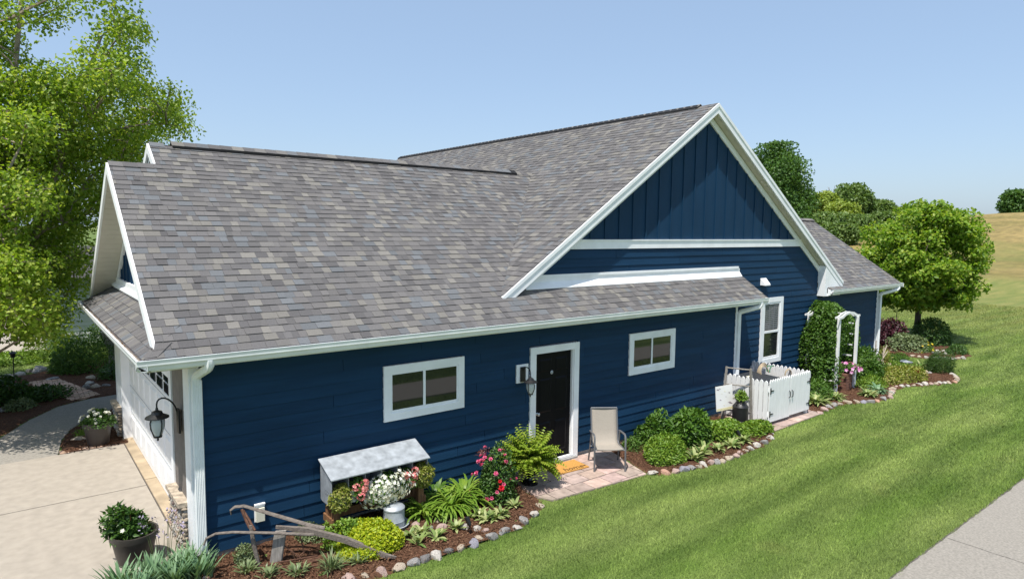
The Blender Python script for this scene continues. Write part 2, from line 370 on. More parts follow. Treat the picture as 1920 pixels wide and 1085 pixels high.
# driveway of separate slabs with tooled joints
dr = link('driveway', MB().box(-9, 0.04, .22, 5.74, -.08, .004).mesh('driveway'), 'joint'); setp(dr, 'pale concrete driveway before the garage door', None, None, 'structure')
def slab(parent, m, x0, x1, y0, y1, z):
    c = .006
    MB().hexa([(x0, y0, -.05), (x1, y0, -.05), (x1, y1, -.05), (x0, y1, -.05), (x0+c, y0+c, z), (x1-c, y0+c, z), (x1-c, y1-c, z), (x0+c, y1-c, z)]).build('concrete_slab', m, parent)
for x0, x1 in ((-3.6, -.185), (-7.2, -3.615), (-9, -7.215)):
    slab(dr, 'concrete_drive', x0, x1, .22, 3.17, .02); slab(dr, 'concrete_drive', x0, x1, 3.185, 5.74, .02)
slab(dr, 'concrete_apron', -.172, .03, 1.1, 3.45, .022); slab(dr, 'concrete_apron', -.172, .03, 3.46, 6.2, .022)
sw = link('sidewalk', MB().box(-20, 60, -7.05, -5.475, -.08, .006).mesh('sidewalk'), 'joint'); setp(sw, 'grey concrete sidewalk beside the lawn', None, None, 'structure')
jx = [-20, -12.4, -8.2, -4.0, .2, 4.2, 8.38, 12.6, 16.8, 21, 25.2, 29.4, 33.6, 60]
for a, b in zip(jx[:-1], jx[1:]):
    c = .008   # slab edge slightly broken
    n = max(2, int((b-a)/.12)); top = []
    e0 = [(a+.004+(b-a-.008)*i/n, -5.51 + rng.normal()*.006) for i in range(n+1)]
    wob = lambda xx: [(xx + rng.normal()*.006, yy) for yy in np.linspace(-5.6, -6.95, 14)]
    ed = e0 + wob(b-.008) + [(b-.008, -7.05), (a+.008, -7.05)] + wob(a+.008)[::-1]
    MB().prism(ed, 'z', -.05, .022).build('concrete_slab', 'concrete_walk', sw)
# patio and gate pavers, each a block
def clip(sub, poly):
    A = sum(poly[i][0]*poly[(i+1) % len(poly)][1]-poly[(i+1) % len(poly)][0]*poly[i][1] for i in range(len(poly)))
    if A < 0: poly = poly[::-1]
    out = sub
    for i in range(len(poly)):
        a, b = poly[i], poly[(i+1) % len(poly)]; inp = out; out = []
        f = lambda p: (b[0]-a[0])*(p[1]-a[1])-(b[1]-a[1])*(p[0]-a[0])
        for k in range(len(inp)):
            p, q = inp[k], inp[(k+1) % len(inp)]; fp, fq = f(p), f(q)
            if fp >= 0: out.append(p)
            if fp*fq < 0:
                t = fp/(fp-fq); out.append((p[0]+(q[0]-p[0])*t, p[1]+(q[1]-p[1])*t))
        if not out: break
    return out
def parea(p): return abs(sum(p[i][0]*p[(i+1) % len(p)][1]-p[(i+1) % len(p)][0]*p[i][1] for i in range(len(p))))/2
def pavers(name, poly, lab, m, ax=.30, ay=.30, ox=0, oy=0, z=.026):
    base = MB().prism(poly, 'z', -.05, .006).build(name, 'joint'); setp(base, lab, None, None, 'structure')
    x0, x1 = min(p[0] for p in poly), max(p[0] for p in poly); y0, y1 = min(p[1] for p in poly), max(p[1] for p in poly)
    j = 0; y = y1-.02+oy
    while y > y0-.1:
        x = x0 + ox + (ax/2 if j % 2 else 0) - ax
        while x < x1:
            cx, cy = x+ax/2, y-ay/2
            g_ = .004; q_ = clip([(x+g_, y-ay+g_), (x+ax-g_, y-ay+g_), (x+ax-g_, y-g_), (x+g_, y-g_)], poly)
            if len(q_) > 2 and parea(q_) > .004:
                t = random.uniform(.8, 1.2); tt = (t*random.uniform(.95, 1.08), t, t*random.uniform(.94, 1.04))
                h = z + random.uniform(-.004, .004); MB().prism_t(q_, -.03, h, tt).build('paver', m, base)
            x += ax
        y -= ay; j += 1
pavers('patio', PATIO, 'small patio of pinkish pavers before the black door', 'paver', .40, .33)
pavers('paver_strip', GATEPAD, 'strip of pinkish pavers under the white picket fence', 'paver', .3, .3)
# brick edging between the driveway and the pot bed
be = link('brick_edging', MB().box(-1.22, -.15, 5.745, 5.965, -.05, .006).mesh('brick_edging'), 'joint')
setp(be, 'row of tan bricks between the driveway and the small mulch bed', None, None, 'structure')
for k in range(9):
    x = -1.215 + k*.118; t = random.uniform(.8, 1.2)
    MB().hexa([(x, 5.75, -.03), (x+.108, 5.75, -.03), (x+.108, 5.96, -.03), (x, 5.96, -.03), (x+.006, 5.756, .03), (x+.102, 5.756, .03), (x+.102, 5.954, .03), (x+.006, 5.954, .03)], (t, t, t)).build('brick', 'brick_edge', be)
# brick path beyond the walk
bpth = [(-1.55, 12.9), (-.85, 13.0), (-.12, 10.3), (-.75, 10.0)]
pavers('brick_path', bpth, 'narrow path of brown bricks through the shaded bed', 'brick_edge', .22, .11, z=.055)
nd = MB().prism([(-30, 18.6), (-.3, 18.6), (-.6, 27), (-30, 27)], 'z', -.06, .02).build('neighbor_driveway', 'concrete_drive'); setp(nd, 'pale driveway next door seen under the large left tree', None, None, 'structure')

# ------------------------------------------------------------------ house
m_ = 2/3; GXA = 10.875; GZA = 7.12; YG = .227; DG = .446; RX0 = -.495
house = thing('house', 'navy blue sided house with grey shingle roofs and white trim', 'house')
gz = lambda Y: 2.946 + m_*Y                 # garage slope facing the lawn
pz = lambda X: 3.158 + m_*X                 # small pent roof over the garage door
lz = lambda X: GZA - m_*abs(X-GXA)          # tall gable roof
wz = lambda Y: 2.69 + m_*(Y-.126)           # right wing
TH = .13
def roofslab(poly, zf, t=TH, m='underlay', drop=.012):
    n = len(poly)
    v = [(x, y, zf(x, y)-drop) for x, y in poly] + [(x, y, zf(x, y)-drop-t) for x, y in poly]
    return MB().add(v, [tuple(range(n)), tuple(range(2*n-1, n-1, -1))] + [(i, i+n, (i+1) % n+n, (i+1) % n) for i in range(n)]).build('roof', m, house)
# wall bodies
gw = MB().box(.03, 11.56, .11, 7.2, .06, 2.72).build('wall', 'siding', house)
fw = MB().prism([(.45, 3.0), (3.444, 5.0), (6.45, 3.0)], 'x', -.10, .2).build('wall', 'batten_panel', house)
mw = MB().box(11.0, 20.11, DG+.012, 12, .06, 2.62).add([(5.0, DG+.012, 3.0), (16.7, DG+.012, 3.0), (GXA, DG+.012, 6.9), (5.0, 1.2, 3.0), (16.7, 1.2, 3.0), (GXA, 1.2, 6.9)], [(0, 1, 2), (5, 4, 3), (0, 3, 4, 1), (1, 4, 5, 2), (2, 5, 3, 0)]).build('wall', 'siding', house)
B('foundation', 'foundation', house, -.11, 11.55, -.004, .3, -.1, .10)
B('foundation', 'foundation', house, 11.56, 20.1, DG-.002, 1, -.1, .10)
# lap siding, board by board
EX = .165
def lap(parent, Y, x0, x1, z, holes, joints, top=None):
    xs_ = sorted([x0] + [j for j in joints if x0 < j < x1] + [x1]); segs = []
    for a, b in zip(xs_[:-1], xs_[1:]):
        parts = [(a+(.003 if a != x0 else 0), b-(.003 if b != x1 else 0))]
        for hx0, hx1, hz0, hz1 in holes:
            if z+EX*.5 > hz0 and z+EX*.5 < hz1:
                q = []
                for s, e in parts:
                    if hx1 <= s or hx0 >= e: q.append((s, e))
                    else:
                        if hx0 > s: q.append((s, hx0))
                        if hx1 < e: q.append((hx1, e))
                parts = q
        segs += parts
    for s, e in segs:
        if e-s < .02: continue
        h = (top or z+EX+.012)
        MB().hexa([(s, Y-.022, z), (e, Y-.022, z), (e, Y+.012, z), (s, Y+.012, z), (s, Y-.0075, h), (e, Y-.0075, h), (e, Y+.012, h), (s, Y+.012, h)]).build('siding_board', 'siding', parent)
HG = [(2.50, 3.91, 1.39, 2.21), (7.88, 9.29, 1.39, 2.21), (5.32, 6.47, -.1, 2.2)]
ZB = .09
obs_j = {3: [1.35], 4: [4.35, 9.9], 8: [3.35, 9.2, 10.3], 9: [4.18], 10: [4.75], 14: [4.15, 9.0], 15: [4.75]}
for k in range(16):
    z = ZB + k*EX
    base = [3.66*i + (k*1.27 % 3.66) for i in range(4)]
    js = [j for j in base if 1 < j < 10.9]
    js = obs_j.get(k, []) + [j for j in js if all(abs(j-o) > 1.0 for o in obs_j.get(k, []))]
    lap(gw, 0, -.02, 11.56, z, HG, js, min(z+EX+.012, 2.66))
WH = (13.36, 14.36, .87, 2.56)
for k in range(24):
    z = ZB + k*EX
    if z > 3.9: break
    xl = GXA-(6.92-z)/m_ + .02 if z > 3.0 else (11.575 if z < 3.0 else 5)
    xr = 20.1 if z+EX < 2.62 else GXA+(6.90-z-EX)/m_
    js = [j for j in [3.66*i + (k*1.63 % 3.66) + 5 for i in range(5)] if xl+.6 < j < xr-.6]
    lap(mw, DG, xl, xr, z, [WH], js, min(z+EX+.012, 3.93))
# board and batten field of the tall gable
bb = MB().prism([(GXA-4.35, 3.95), (GXA+4.35, 3.95), (GXA, 6.86)], 'y', DG-.006, DG+.02).build('gable_panel', 'batten_panel', house)
for k in range(22):
    x = 6.78 + k*.406
    top = 6.82 - m_*abs(x-GXA)
    if top > 4.12: MB().hexa([(x-.022, DG-.026, 4.05), (x+.022, DG-.026, 4.05), (x+.022, DG-.005, 4.05), (x-.022, DG-.005, 4.05), (x-.022, DG-.026, top-m_*.02), (x+.022, DG-.026, top-m_*.02), (x+.022, DG-.005, top), (x-.022, DG-.005, top)]).build('batten', 'batten_panel', bb)
B('band_board', 'white_trim', house, GXA-4.42, GXA+4.42, DG-.034, DG+.01, 3.90, 4.06)
B('band_cap', 'white_trim', house, GXA-4.32, GXA+4.32, DG-.05, DG+.01, 4.06, 4.085)
# roofs
VY = lambda Y: 4.614 + Y
slabs_main = roofslab([(-.63, -.31), (-.49, -.16), (-.49, 3.444), (.18, 3.444), (.18, 4.07), (8.7, 4.07), (5.06, .446), (5.06, .46), (12.32, .46), (12.32, -.31)], lambda x, y: gz(y))
r_far = roofslab([(-.49, 3.444), (.18, 3.444), (.18, 7.2), (-.49, 7.2)], lambda x, y: gz(3.444)-m_*(y-3.444))
roofslab([(.18, 4.07), (9, 4.07), (9, 8.6), (.18, 8.6)], lambda x, y: gz(4.07)-m_*(y-4.07))
r_gl = roofslab([(4.84, YG+.01), (GXA, YG+.01), (GXA, 15), (8.6, 15), (8.6, 3.99), (4.84, YG+.03)], lambda x, y: lz(x))
roofslab([(GXA, YG+.01), (17.2, YG+.01), (17.2, 15), (GXA, 15)], lambda x, y: lz(x), m='taupe', drop=.0)
r_w = roofslab([(16.36, .135), (21.0, .135), (21.0, 3.18), (14.6, 3.18)], lambda x, y: wz(y))
roofslab([(15.0, 3.18), (21.0, 3.18), (21.0, 6.3), (15.0, 6.3)], lambda x, y: wz(3.18)-m_*(y-3.18))
r_p = roofslab([(-.63, -.31), (-.12, .2), (-.12, 6.4), (-.63, 6.95)], lambda x, y: pz(x), t=.08)
# shingle courses
PAL = [((.158, .152, .153), .30), ((.176, .168, .166), .22), ((.136, .131, .133), .11), ((.232, .220, .202), .16), ((.172, .181, .193), .14), ((.200, .191, .184), .07)]
def pick():
    r = random.random(); a = 0
    for c, p in PAL:
        a += p
        if r < a: break
    k = random.uniform(.88, 1.12); return tuple(x*k*.91 for x in c)
TABS = []
def courses(parent, P, nrm, v0, v1, uL, uR, dv):
    nrm = Vector(nrm); n = int(math.ceil((v1-v0)/dv))
    for i in range(n):
        a = v0 + i*dv; b = min(a+dv*1.25, v1)
        la, lb, ra, rb = uL(a+1e-4), uL(b-1e-4 if i == n-1 else a+dv*.99), uR(a+1e-4), uR(a+dv*.99)
        lo = min(la, lb); hi = max(ra, rb); u = lo - random.uniform(0, .25)
        while u < hi:
            wd = random.choice((.085, .11, .13, .15, .175, .21)); u2 = u+wd
            c1, c2 = max(u, la), min(u2, ra); d1, d2 = max(u, lb), min(u2, rb)
            if c2-c1 < .004 and d2-d1 < .004: u = u2; continue
            c1, c2 = min(c1, ra), max(c2, la); d1, d2 = min(d1, rb), max(d2, lb)
            if c2 < c1: c1 = c2 = (c1+c2)/2
            if d2 < d1: d1 = d2 = (d1+d2)/2
            t = random.choice((.009, .013, .017)); tt = .0015
            g_ = .0012
            pts = [P(c1+g_, a), P(c2-g_, a), P(d2-g_, b), P(d1+g_, b)]
            lowr = [Vector(q)-nrm*.006 for q in pts]
            upr = [Vector(pts[0])+nrm*t, Vector(pts[1])+nrm*t, Vector(pts[2])+nrm*tt, Vector(pts[3])+nrm*tt]
            TABS.append((parent, lowr+upr, pick(), (upr[0]-CAM).length))
            u = u2
CT = 1/math.sqrt(1+m_*m_)
dv = .115
courses(slabs_main, lambda u, v: Vector((u, v, gz(v))), (0, -m_*CT, CT), -.33, 4.05,
        lambda Y: (Y-.318 if Y < -.177 else RX0) if Y < 3.44 else .18, lambda Y: 12.33 if Y < .44 else VY(Y)+.02, dv)
courses(r_gl, lambda u, v: Vector((v, u, lz(v))), (-m_*CT, 0, CT), 4.88, GXA-.02, lambda X: YG-.01, lambda X: (X-4.614+.02) if X < 8.66 else 15, dv)
courses(r_w, lambda u, v: Vector((u, v, wz(v))), (0, -m_*CT, CT), .115, 3.17, lambda Y: 16.36 if Y < .34 else GXA+(GZA-wz(Y))/m_-.25, lambda Y: 21.03, dv)
courses(r_p, lambda u, v: Vector((v, u, pz(v))), (-m_*CT, 0, CT), -.655, -.11, lambda X: X+.325, lambda X: 6.98-(X+.637), dv)
TABS.sort(key=lambda t: t[3])
SF = [(4, 5, 6, 7), (0, 1, 5, 4), (1, 2, 6, 5), (3, 0, 4, 7)]
rest = {}
for i, (par, pts, c, d) in enumerate(TABS):
    if i < 300: MB().add(pts, SF, c).build('shingle', 'shingle', par)
    else: rest.setdefault(par.name, (par, MB()))[1].add(pts, SF, c)
for par, mb in rest.values(): setp(mb.build('shingle_courses', 'shingle', par), None, None, None, 'stuff')
# ridge caps and black ridge vents
def caps(parent, A, Bp, side1, side2, step=.2, wd=.14, lift=.012):
    A, Bp = Vector(A), Vector(Bp); L = (Bp-A).length; d = (Bp-A)/L; s1, s2 = Vector(side1).normalized(), Vector(side2).normalized(); n = int(L/step)
    for i in range(n):
        p0 = A+d*(i*step); p1 = A+d*((i+1)*step+.03); z0 = Vector((0, 0, lift+.006)); z1 = Vector((0, 0, lift)); c = pick()
        t = Vector((0, 0, .012))
        top = [p0+z0+s1*wd, p0+z0, p0+z0+s2*wd, p1+z1+s1*wd, p1+z1, p1+z1+s2*wd]
        bot = [p-t for p in top]
        MB().add(top+bot, [(0, 1, 4, 3), (1, 2, 5, 4), (6, 9, 10, 7), (7, 10, 11, 8), (0, 3, 9, 6), (2, 8, 11, 5), (0, 6, 7, 1), (1, 7, 8, 2), (3, 4, 10, 9), (4, 5, 11, 10)], c).build('ridge_cap', 'shingle', parent)
S_, N_ = (0, -CT, -m_*CT), (0, CT, -m_*CT)
caps(slabs_main, (-.50, 3.444, gz(3.444)+.012), (.2, 3.444, gz(3.444)+.012), S_, N_)
caps(slabs_main, (.18, 4.07, gz(4.07)+.012), (.55, 4.07, gz(4.07)+.012), S_, N_)
caps(slabs_main, (.52, 4.07, gz(4.07)+.05), (8.1, 4.07, gz(4.07)+.05), S_, N_)
caps(slabs_main, (8.1, 4.07, gz(4.07)+.012), (8.72, 4.07, gz(4.07)+.012), S_, N_)
MB().prism([(4.07-.125, gz(4.07-.125)+.006), (4.07, gz(4.07)+.006), (4.195, gz(4.07-.125)+.006), (4.195, gz(4.07-.125)+.062), (4.07, gz(4.07)+.058), (3.945, gz(3.945)+.062)], 'x', .54, 8.12).build('ridge_vent', 'ridge_vent', slabs_main)
W_, E_ = (-CT, 0, -m_*CT), (CT, 0, -m_*CT)
caps(r_gl, (GXA, YG-.01, GZA-.01), (GXA, YG+.45, GZA-.01), W_, E_)
caps(r_gl, (GXA, YG+.45, GZA+.03), (GXA, 15, GZA+.03), W_, E_)
MB().prism([(GXA-.125, lz(GXA-.125)+.006), (GXA, GZA+.006), (GXA+.125, lz(GXA-.125)+.006), (GXA+.125, lz(GXA-.125)+.05), (GXA, GZA+.045), (GXA-.125, lz(GXA-.125)+.05)], 'y', YG+.46, 15).build('ridge_vent', 'ridge_vent', r_gl)
caps(r_w, (19.0, 3.18, wz(3.18)+.04), (21.03, 3.18, wz(3.18)+.04), S_, N_)
B('ridge_vent', 'ridge_vent', r_w, 19.0, 20.95, 3.06, 3.3, wz(3.06), wz(3.06)+.06)
hp = Vector((-.637, -.319, 2.735)); hd = Vector((1, 1, m_)).normalized()
for k in range(2):
    p = hp+hd*(k*.14)+Vector((0, 0, .012)); q = p+hd*.16
    a = Vector((-.1, .1, -.012)); b = Vector((.1, -.1, -.012)); b2 = Vector((.13, 0, 0)); a2 = Vector((0, .13, 0))
    zf = lambda v: Vector((v.x, v.y, min(gz(v.y), pz(v.x))+.022))
    MB().add([zf(p+a2), p, zf(p+b2), zf(q+a2), q, zf(q+b2)], [(0, 1, 4, 3), (1, 2, 5, 4)], pick()).build('hip_cap', 'shingle', r_p)
# rake and fascia boards
def rake_x(X0, X1, pts, h=.19):   # boards in a plane of constant x; pts (y,z) line
    for (y0, z0), (y1, z1) in zip(pts[:-1], pts[1:]):
        MB().prism([(y0, z0), (y1, z1), (y1, z1-h), (y0, z0-h)], 'x', X0, X1).build('rake_board', 'white_trim', house)
z_ap = gz(3.444)
rake_x(RX0-.03, RX0+.002, [(-.19, gz(-.19)-.004), (3.444, z_ap-.004), (7.25, z_ap-.004-m_*3.806)], .17)
rake_x(.15, .182, [(3.2, gz(3.2)-.002), (4.07, gz(4.07)-.002), (4.8, gz(4.07)-.002-m_*.73)], .16)
MB().prism([(3.3, 5.0), (4.07, 5.5), (4.84, 5.0)], 'x', .2, .3).build('gable_panel', 'taupe', house)
rake_x(.19, .215, [(3.35, gz(3.35)-.17), (4.07, gz(4.07)-.17), (4.79, gz(4.07)-.17-m_*.72)], .09)
def rake_y(Y0, Y1, pts, h=.2, name='rake_board'):
    for (x0, z0), (x1, z1) in zip(pts[:-1], pts[1:]):
        MB().prism([(x0, z0), (x1, z1), (x1, z1-h), (x0, z0-h)], 'y', Y0, Y1).build(name, 'white_trim', house)
rake_y(YG-.03, YG+.008, [(4.86, lz(4.86)-.006), (GXA, GZA-.006), (17.22, lz(17.22)-.006)], .215)
rake_y(YG-.045, YG-.03, [(4.86, lz(4.86)-.0), (GXA, GZA-.0), (17.22, lz(17.22)-.0)], .075, 'drip_edge')
rake_y(DG-.04, DG-.008, [(5.3, lz(5.3)-.23), (GXA, GZA-.23), (16.35, lz(16.35)-.23)], .16)
# soffit panels under the overhangs
def soffit_y(xa, xb, n, side):
    for k in range(n):
        x0 = xa+(xb-xa)*k/n; x1 = xa+(xb-xa)*(k+1)/n-.006*(1 if xb > xa else -1)
        q = [(x0, YG+.008, lz(x0)-.185), (x1, YG+.008, lz(x1)-.185), (x1, DG, lz(x1)-.185), (x0, DG, lz(x0)-.185)]
        if xb < xa: q = [q[1], q[0], q[3], q[2]]
        MB().hexa([(a, b, c-.02) for a, b, c in q]+q).build('soffit_panel', 'soffit', house)
soffit_y(GXA+.02, 17.1, 30, 1); soffit_y(GXA-.02, 5.0, 30, -1)
for k in range(28):
    y0 = 3.46+(7.15-3.46)*k/28; y1 = 3.46+(7.15-3.46)*(k+1)/28-.007
    f = lambda y: z_ap-m_*(y-3.444)-.15
    q = [(RX0+.003, y0, f(y0)), (-.09, y0, f(y0)), (-.09, y1, f(y1)), (RX0+.003, y1, f(y1))]
    MB().hexa([(a, b, c-.02) for a, b, c in q]+q).build('soffit_panel', 'soffit', house)
# front gable trim
rake_x(-.14, -.10, [(.45, gz(.45)-.19), (3.444, z_ap-.19), (6.43, gz(.45)-.19)], .14)
B('band_board', 'white_trim', house, -.145, -.08, .64, 6.25, 3.06, 3.24)
MB().prism([(-.20, 3.07), (-.10, 3.13), (-.10, 3.19), (-.20, 3.10)], 'y', .45, 6.4).build('flashing', 'white_trim', house)
for k in range(14):
    y = .8 + k*.406; top = z_ap-.3-m_*abs(y-3.444)
    if top > 3.3: B('batten', 'batten_panel', fw, -.12, -.098, y-.022, y+.022, 3.22, top)
# flashing over the low roof
MB().prism([(DG-.11, gz(DG-.11)+.025), (DG-.03, gz(DG)+.06), (DG-.03, gz(DG)+.14), (DG+.01, gz(DG)+.14), (DG+.01, gz(DG)), (DG-.11, gz(DG-.11)+.012)], 'x', 5.5, 12.30).build('flashing', 'white_trim', house)
B('band_board', 'white_trim', house, 5.58, 12.24, DG-.045, DG+.01, gz(DG)+.14, gz(DG)+.19)
# eaves: soffit, fascia, gutters
B('soffit', 'soffit', house, -.5, 12.2, -.30, .02, 2.585, 2.60)
B('fascia', 'white_trim', house, -.58, 12.25, -.322, -.30, 2.585, 2.735)
B('soffit', 'soffit', house, -.60, -.08, -.28, 6.9, 2.57, 2.584)
B('fascia', 'white_trim', house, -.625, -.602, -.29, 6.93, 2.575, 2.735)
B('soffit', 'soffit', house, 16.4, 20.9, .14, DG, 2.54, 2.555); B('fascia', 'white_trim', house, 16.4, 20.98, .128, .15, 2.53, 2.69)
MB().prism([(-.31, 2.60), (.44, 2.60), (.44, gz(.44)-.03), (-.31, gz(-.31)-.03)], 'x', 12.22, 12.30).build('rake_board', 'white_trim', house)
B('soffit', 'soffit', house, 11.575, 12.21, .02, DG, 2.585, 2.60)
def gutter(axis, a, b, o, zt, sgn=1, w=.105, h=.125):
    # K profile, outer side towards -o
    pr = [(0, 0), (w*.62*-1, 0), (w*.70*-1, .03), (-w*.92, .065), (-w*.92, .085), (-w, h), (-w+.024, h), (-w+.024, h-.008), (-w*.92+.008, h-.03), (-w*.92+.006, .07), (-w*.66, .008), (-.006, .008), (-.006, h-.01), (0, h-.01)]
    MB().prism([(o+u, zt-h+v) for u, v in pr], axis, a, b).build('gutter', 'gutter_white', house)
gutter('x', -.735, 12.25, -.322, 2.735)
gutter('y', -.42, 6.985, -.63, 2.735)
gutter('x', 16.35, 21.0, .128, 2.69)
B('gutter_end', 'gutter_white', house, 12.25, 12.258, -.427, -.322, 2.61, 2.735); B('gutter_end', 'gutter_white', house, 21.0, 21.008, .023, .128, 2.565, 2.69)
B('gutter_end', 'gutter_white', house, -.735, -.63, 6.985, 6.993, 2.61, 2.735)
# leaf litter lying in the short gutter
mb = MB()
for k in range(420):
    y = random.uniform(-.3, 6.9); x = random.uniform(-.695, -.645); z = 2.645+random.uniform(0, .03); a = random.uniform(0, 3.14); l = random.uniform(.01, .035); c, s = math.cos(a)*l, math.sin(a)*l
    mb.add([(x-c*.4, y-s, z), (x+s*.3, y, z+random.uniform(0, .02)), (x+c*.4, y+s, z), (x-s*.3, y, z-.004)], [(0, 1, 2, 3)])
B('gutter_silt', 'debris', house, -.70, -.637, -.3, 6.95, 2.618, 2.64)
setp(mb.build('leaf_litter', 'debris', house), None, None, None, 'stuff')
# pork chop return at the foot of the tall gable
MB().prism([(16.2, 2.50), (17.1, 2.50), (17.2, lz(17.2)-.2), (16.2, lz(16.2)-.22)], 'y', YG-.02, DG-.01).build('eave_return', 'white_trim', house)
MB().prism([(.128, 2.53), (.128, 2.665), (.24, 2.76), (.24, 2.5), (.2, 2.5)], 'x', 16.33, 16.5).build('eave_return', 'white_trim', house)
# corner boards
B('corner_board', 'white_trim', house, -.14, -.02, -.03, .3, .08, 2.6)
B('corner_board', 'white_trim', house, 20.06, 20.15, DG-.03, DG+.1, .08, 2.56)
B('corner_board', 'white_trim', house, 11.53, 11.60, -.03, .05, .08, 2.6)
def spout(pts, w=.075, d=.06):
    MB().tube(pts, [w*.72]*len(pts), 4, True, d/w).build('downspout', 'gutter_white', house)
def downspout(x, ytop, ywall, ztop, xo, zb=.1):
    # outlet, elbow back to the wall, fluted drop
    pts = [(xo, ytop, ztop), (xo, ytop, ztop-.06), (xo+(x-xo)*.12, ytop+.02, ztop-.10), (x+(xo-x)*.12, ywall-.03, ztop-.22), (x, ywall, ztop-.27), (x, ywall, ztop-.34)]
    MB().tube(pts, [.056]*len(pts), 8, True).build('downspout_elbow', 'gutter_white', house, True)
    mb = MB(); n = 6; w = .048
    prof = []; w = .058
    for k in range(n*2+1): prof.append((x-w+2*w*k/(n*2), ywall-.036-(.007 if k % 2 else 0)))
    prof += [(x+w, ywall+.03), (x-w, ywall+.03)]
    mb.prism(prof, 'z', zb, ztop-.29).build('downspout', 'gutter_white', house)
downspout(-.06, -.37, -.07, 2.66, .03, .16); downspout(11.63, -.37, -.035, 2.63, 12.0, .1); downspout(20.17, .075, DG-.07, 2.585, 20.75, .1)
B('downspout_boot', 'black_metal', house, -.13, 0, -.14, -.05, .05, .16)
# ---- windows
def slider(x0, x1, z0, z1, Y, nm='window'):
    t = .115
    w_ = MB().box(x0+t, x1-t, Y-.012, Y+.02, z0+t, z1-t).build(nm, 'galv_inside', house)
    for a in ((x0, x1, z1-t, z1), (x0, x1, z0, z0+t), (x0, x0+t, z0+t, z1-t), (x1-t, x1, z0+t, z1-t)):
        B('trim_board', 'white_trim', w_, a[0], a[1], Y-.045, Y+.01, a[2], a[3])
    f = .028; X0, X1, Z0, Z1 = x0+t, x1-t, z0+t, z1-t; c = (X0+X1)/2-.02
    for a in ((X0, X1, Z1-f, Z1), (X0, X1, Z0, Z0+f*1.5), (X0, X0+f, Z0+f*1.5, Z1-f), (X1-f, X1, Z0+f*1.5, Z1-f), (c-.02, c+.02, Z0+f*1.5, Z1-f)):
        B('sash_bar', 'white_trim', w_, a[0], a[1], Y-.034, Y-.0125, a[2], a[3])
    B('pane', 'window_glass', w_, X0+f, c-.02, Y-.022, Y-.016, Z0+f*1.5, Z1-f)
    B('pane', 'window_glass', w_, c+.02, X1-f, Y-.028, Y-.020, Z0+f*1.5, Z1-f)
slider(2.49, 3.92, 1.38, 2.22, -.0); slider(7.87, 9.30, 1.38, 2.22, -.0)
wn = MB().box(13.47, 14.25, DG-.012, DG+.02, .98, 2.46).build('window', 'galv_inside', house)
for a in ((13.34, 14.38, 2.46, 2.58), (13.34, 14.38, .86, .98), (13.34, 13.47, .98, 2.46), (14.25, 14.38, .98, 2.46)): B('trim_board', 'white_trim', wn, a[0], a[1], DG-.045, DG+.01, a[2], a[3])
for a in ((13.47, 14.25, 2.41, 2.46), (13.47, 14.25, .98, 1.04), (13.47, 13.52, 1.04, 2.41), (14.2, 14.25, 1.04, 2.41), (13.52, 14.2, 1.66, 1.72)): B('sash_bar', 'white_trim', wn, a[0], a[1], DG-.036, DG-.0125, a[2], a[3])
B('pane', 'dark_pane', wn, 13.52, 14.2, DG-.016, DG-.013, 1.72, 2.41); B('pane', 'dark_pane', wn, 13.52, 14.2, DG-.02, DG-.017, 1.04, 1.66)
for k in range(13): B('blind_slat', 'blind', wn, 13.54, 14.18, DG-.0195, DG-.0165, 1.76+k*.05, 1.79+k*.05)
for x in (13.75, 13.97): B('muntin', 'blind', wn, x-.009, x+.009, DG-.026, DG-.0205, 1.72, 2.41)
# ---- entrance door
dr_ = MB().box(5.465, 6.335, .03, .075, .10, 2.06).build('door', 'door_black', house)
MB().box(5.44, 6.36, .076, .1, .06, 2.1).build('door_backing', 'door_black', house)
for zz, hh in ((1.72, .24), (.98, .62), (.22, .58)):
    for xx in (5.57, 5.95):
        c = .03; x0, x1, z0, z1 = xx, xx+.29, zz, zz+hh
        MB().add([(x0, .03, z0), (x1, .03, z0), (x1, .03, z1), (x0, .03, z1), (x0+c, .016, z0+c), (x1-c, .016, z0+c), (x1-c, .016, z1-c), (x0+c, .016, z1-c)], [(4, 5, 6, 7), (0, 1, 5, 4), (1, 2, 6, 5), (2, 3, 7, 6), (3, 0, 4, 7)]).build('door_panel', 'door_black', dr_)
k_ = MB().lathe([(.001, 0), (.03, .002), (.035, .012), (.018, .02), (.001, .022)], 0, 0, 16).build('knocker', 'galv_dull', dr_, True, (5.86, .028, 1.70)); k_.rotation_euler = (R(90), 0, 0)
k2 = MB().lathe([(.001, 0), (.026, 0), (.01, .012), (.01, .03), (.026, .04), (.028, .055), (.001, .066)], 0, 0, 16).build('knob', 'galvanized', dr_, True, (5.53, .03, .98)); k2.rotation_euler = (R(90), 0, 0)
fr = MB().box(5.31, 5.44, -.045, .09, .05, 2.08).build('door_frame', 'white_trim', house)
B('casing', 'white_trim', fr, 6.36, 6.485, -.045, .09, .03, 2.08); B('casing', 'white_trim', fr, 5.31, 6.485, -.047, .09, 2.081, 2.205)
B('jamb', 'white_trim', fr, 6.337, 6.36, -.02, .07, .1, 2.075); B('jamb', 'white_trim', fr, 5.441, 5.463, -.02, .07, .1, 2.075)
B('threshold', 'white_trim', fr, 5.44, 6.36, -.05, .09, .06, .10); B('step', 'foundation', house, 5.36, 6.44, -.10, .05, -.02, .055)
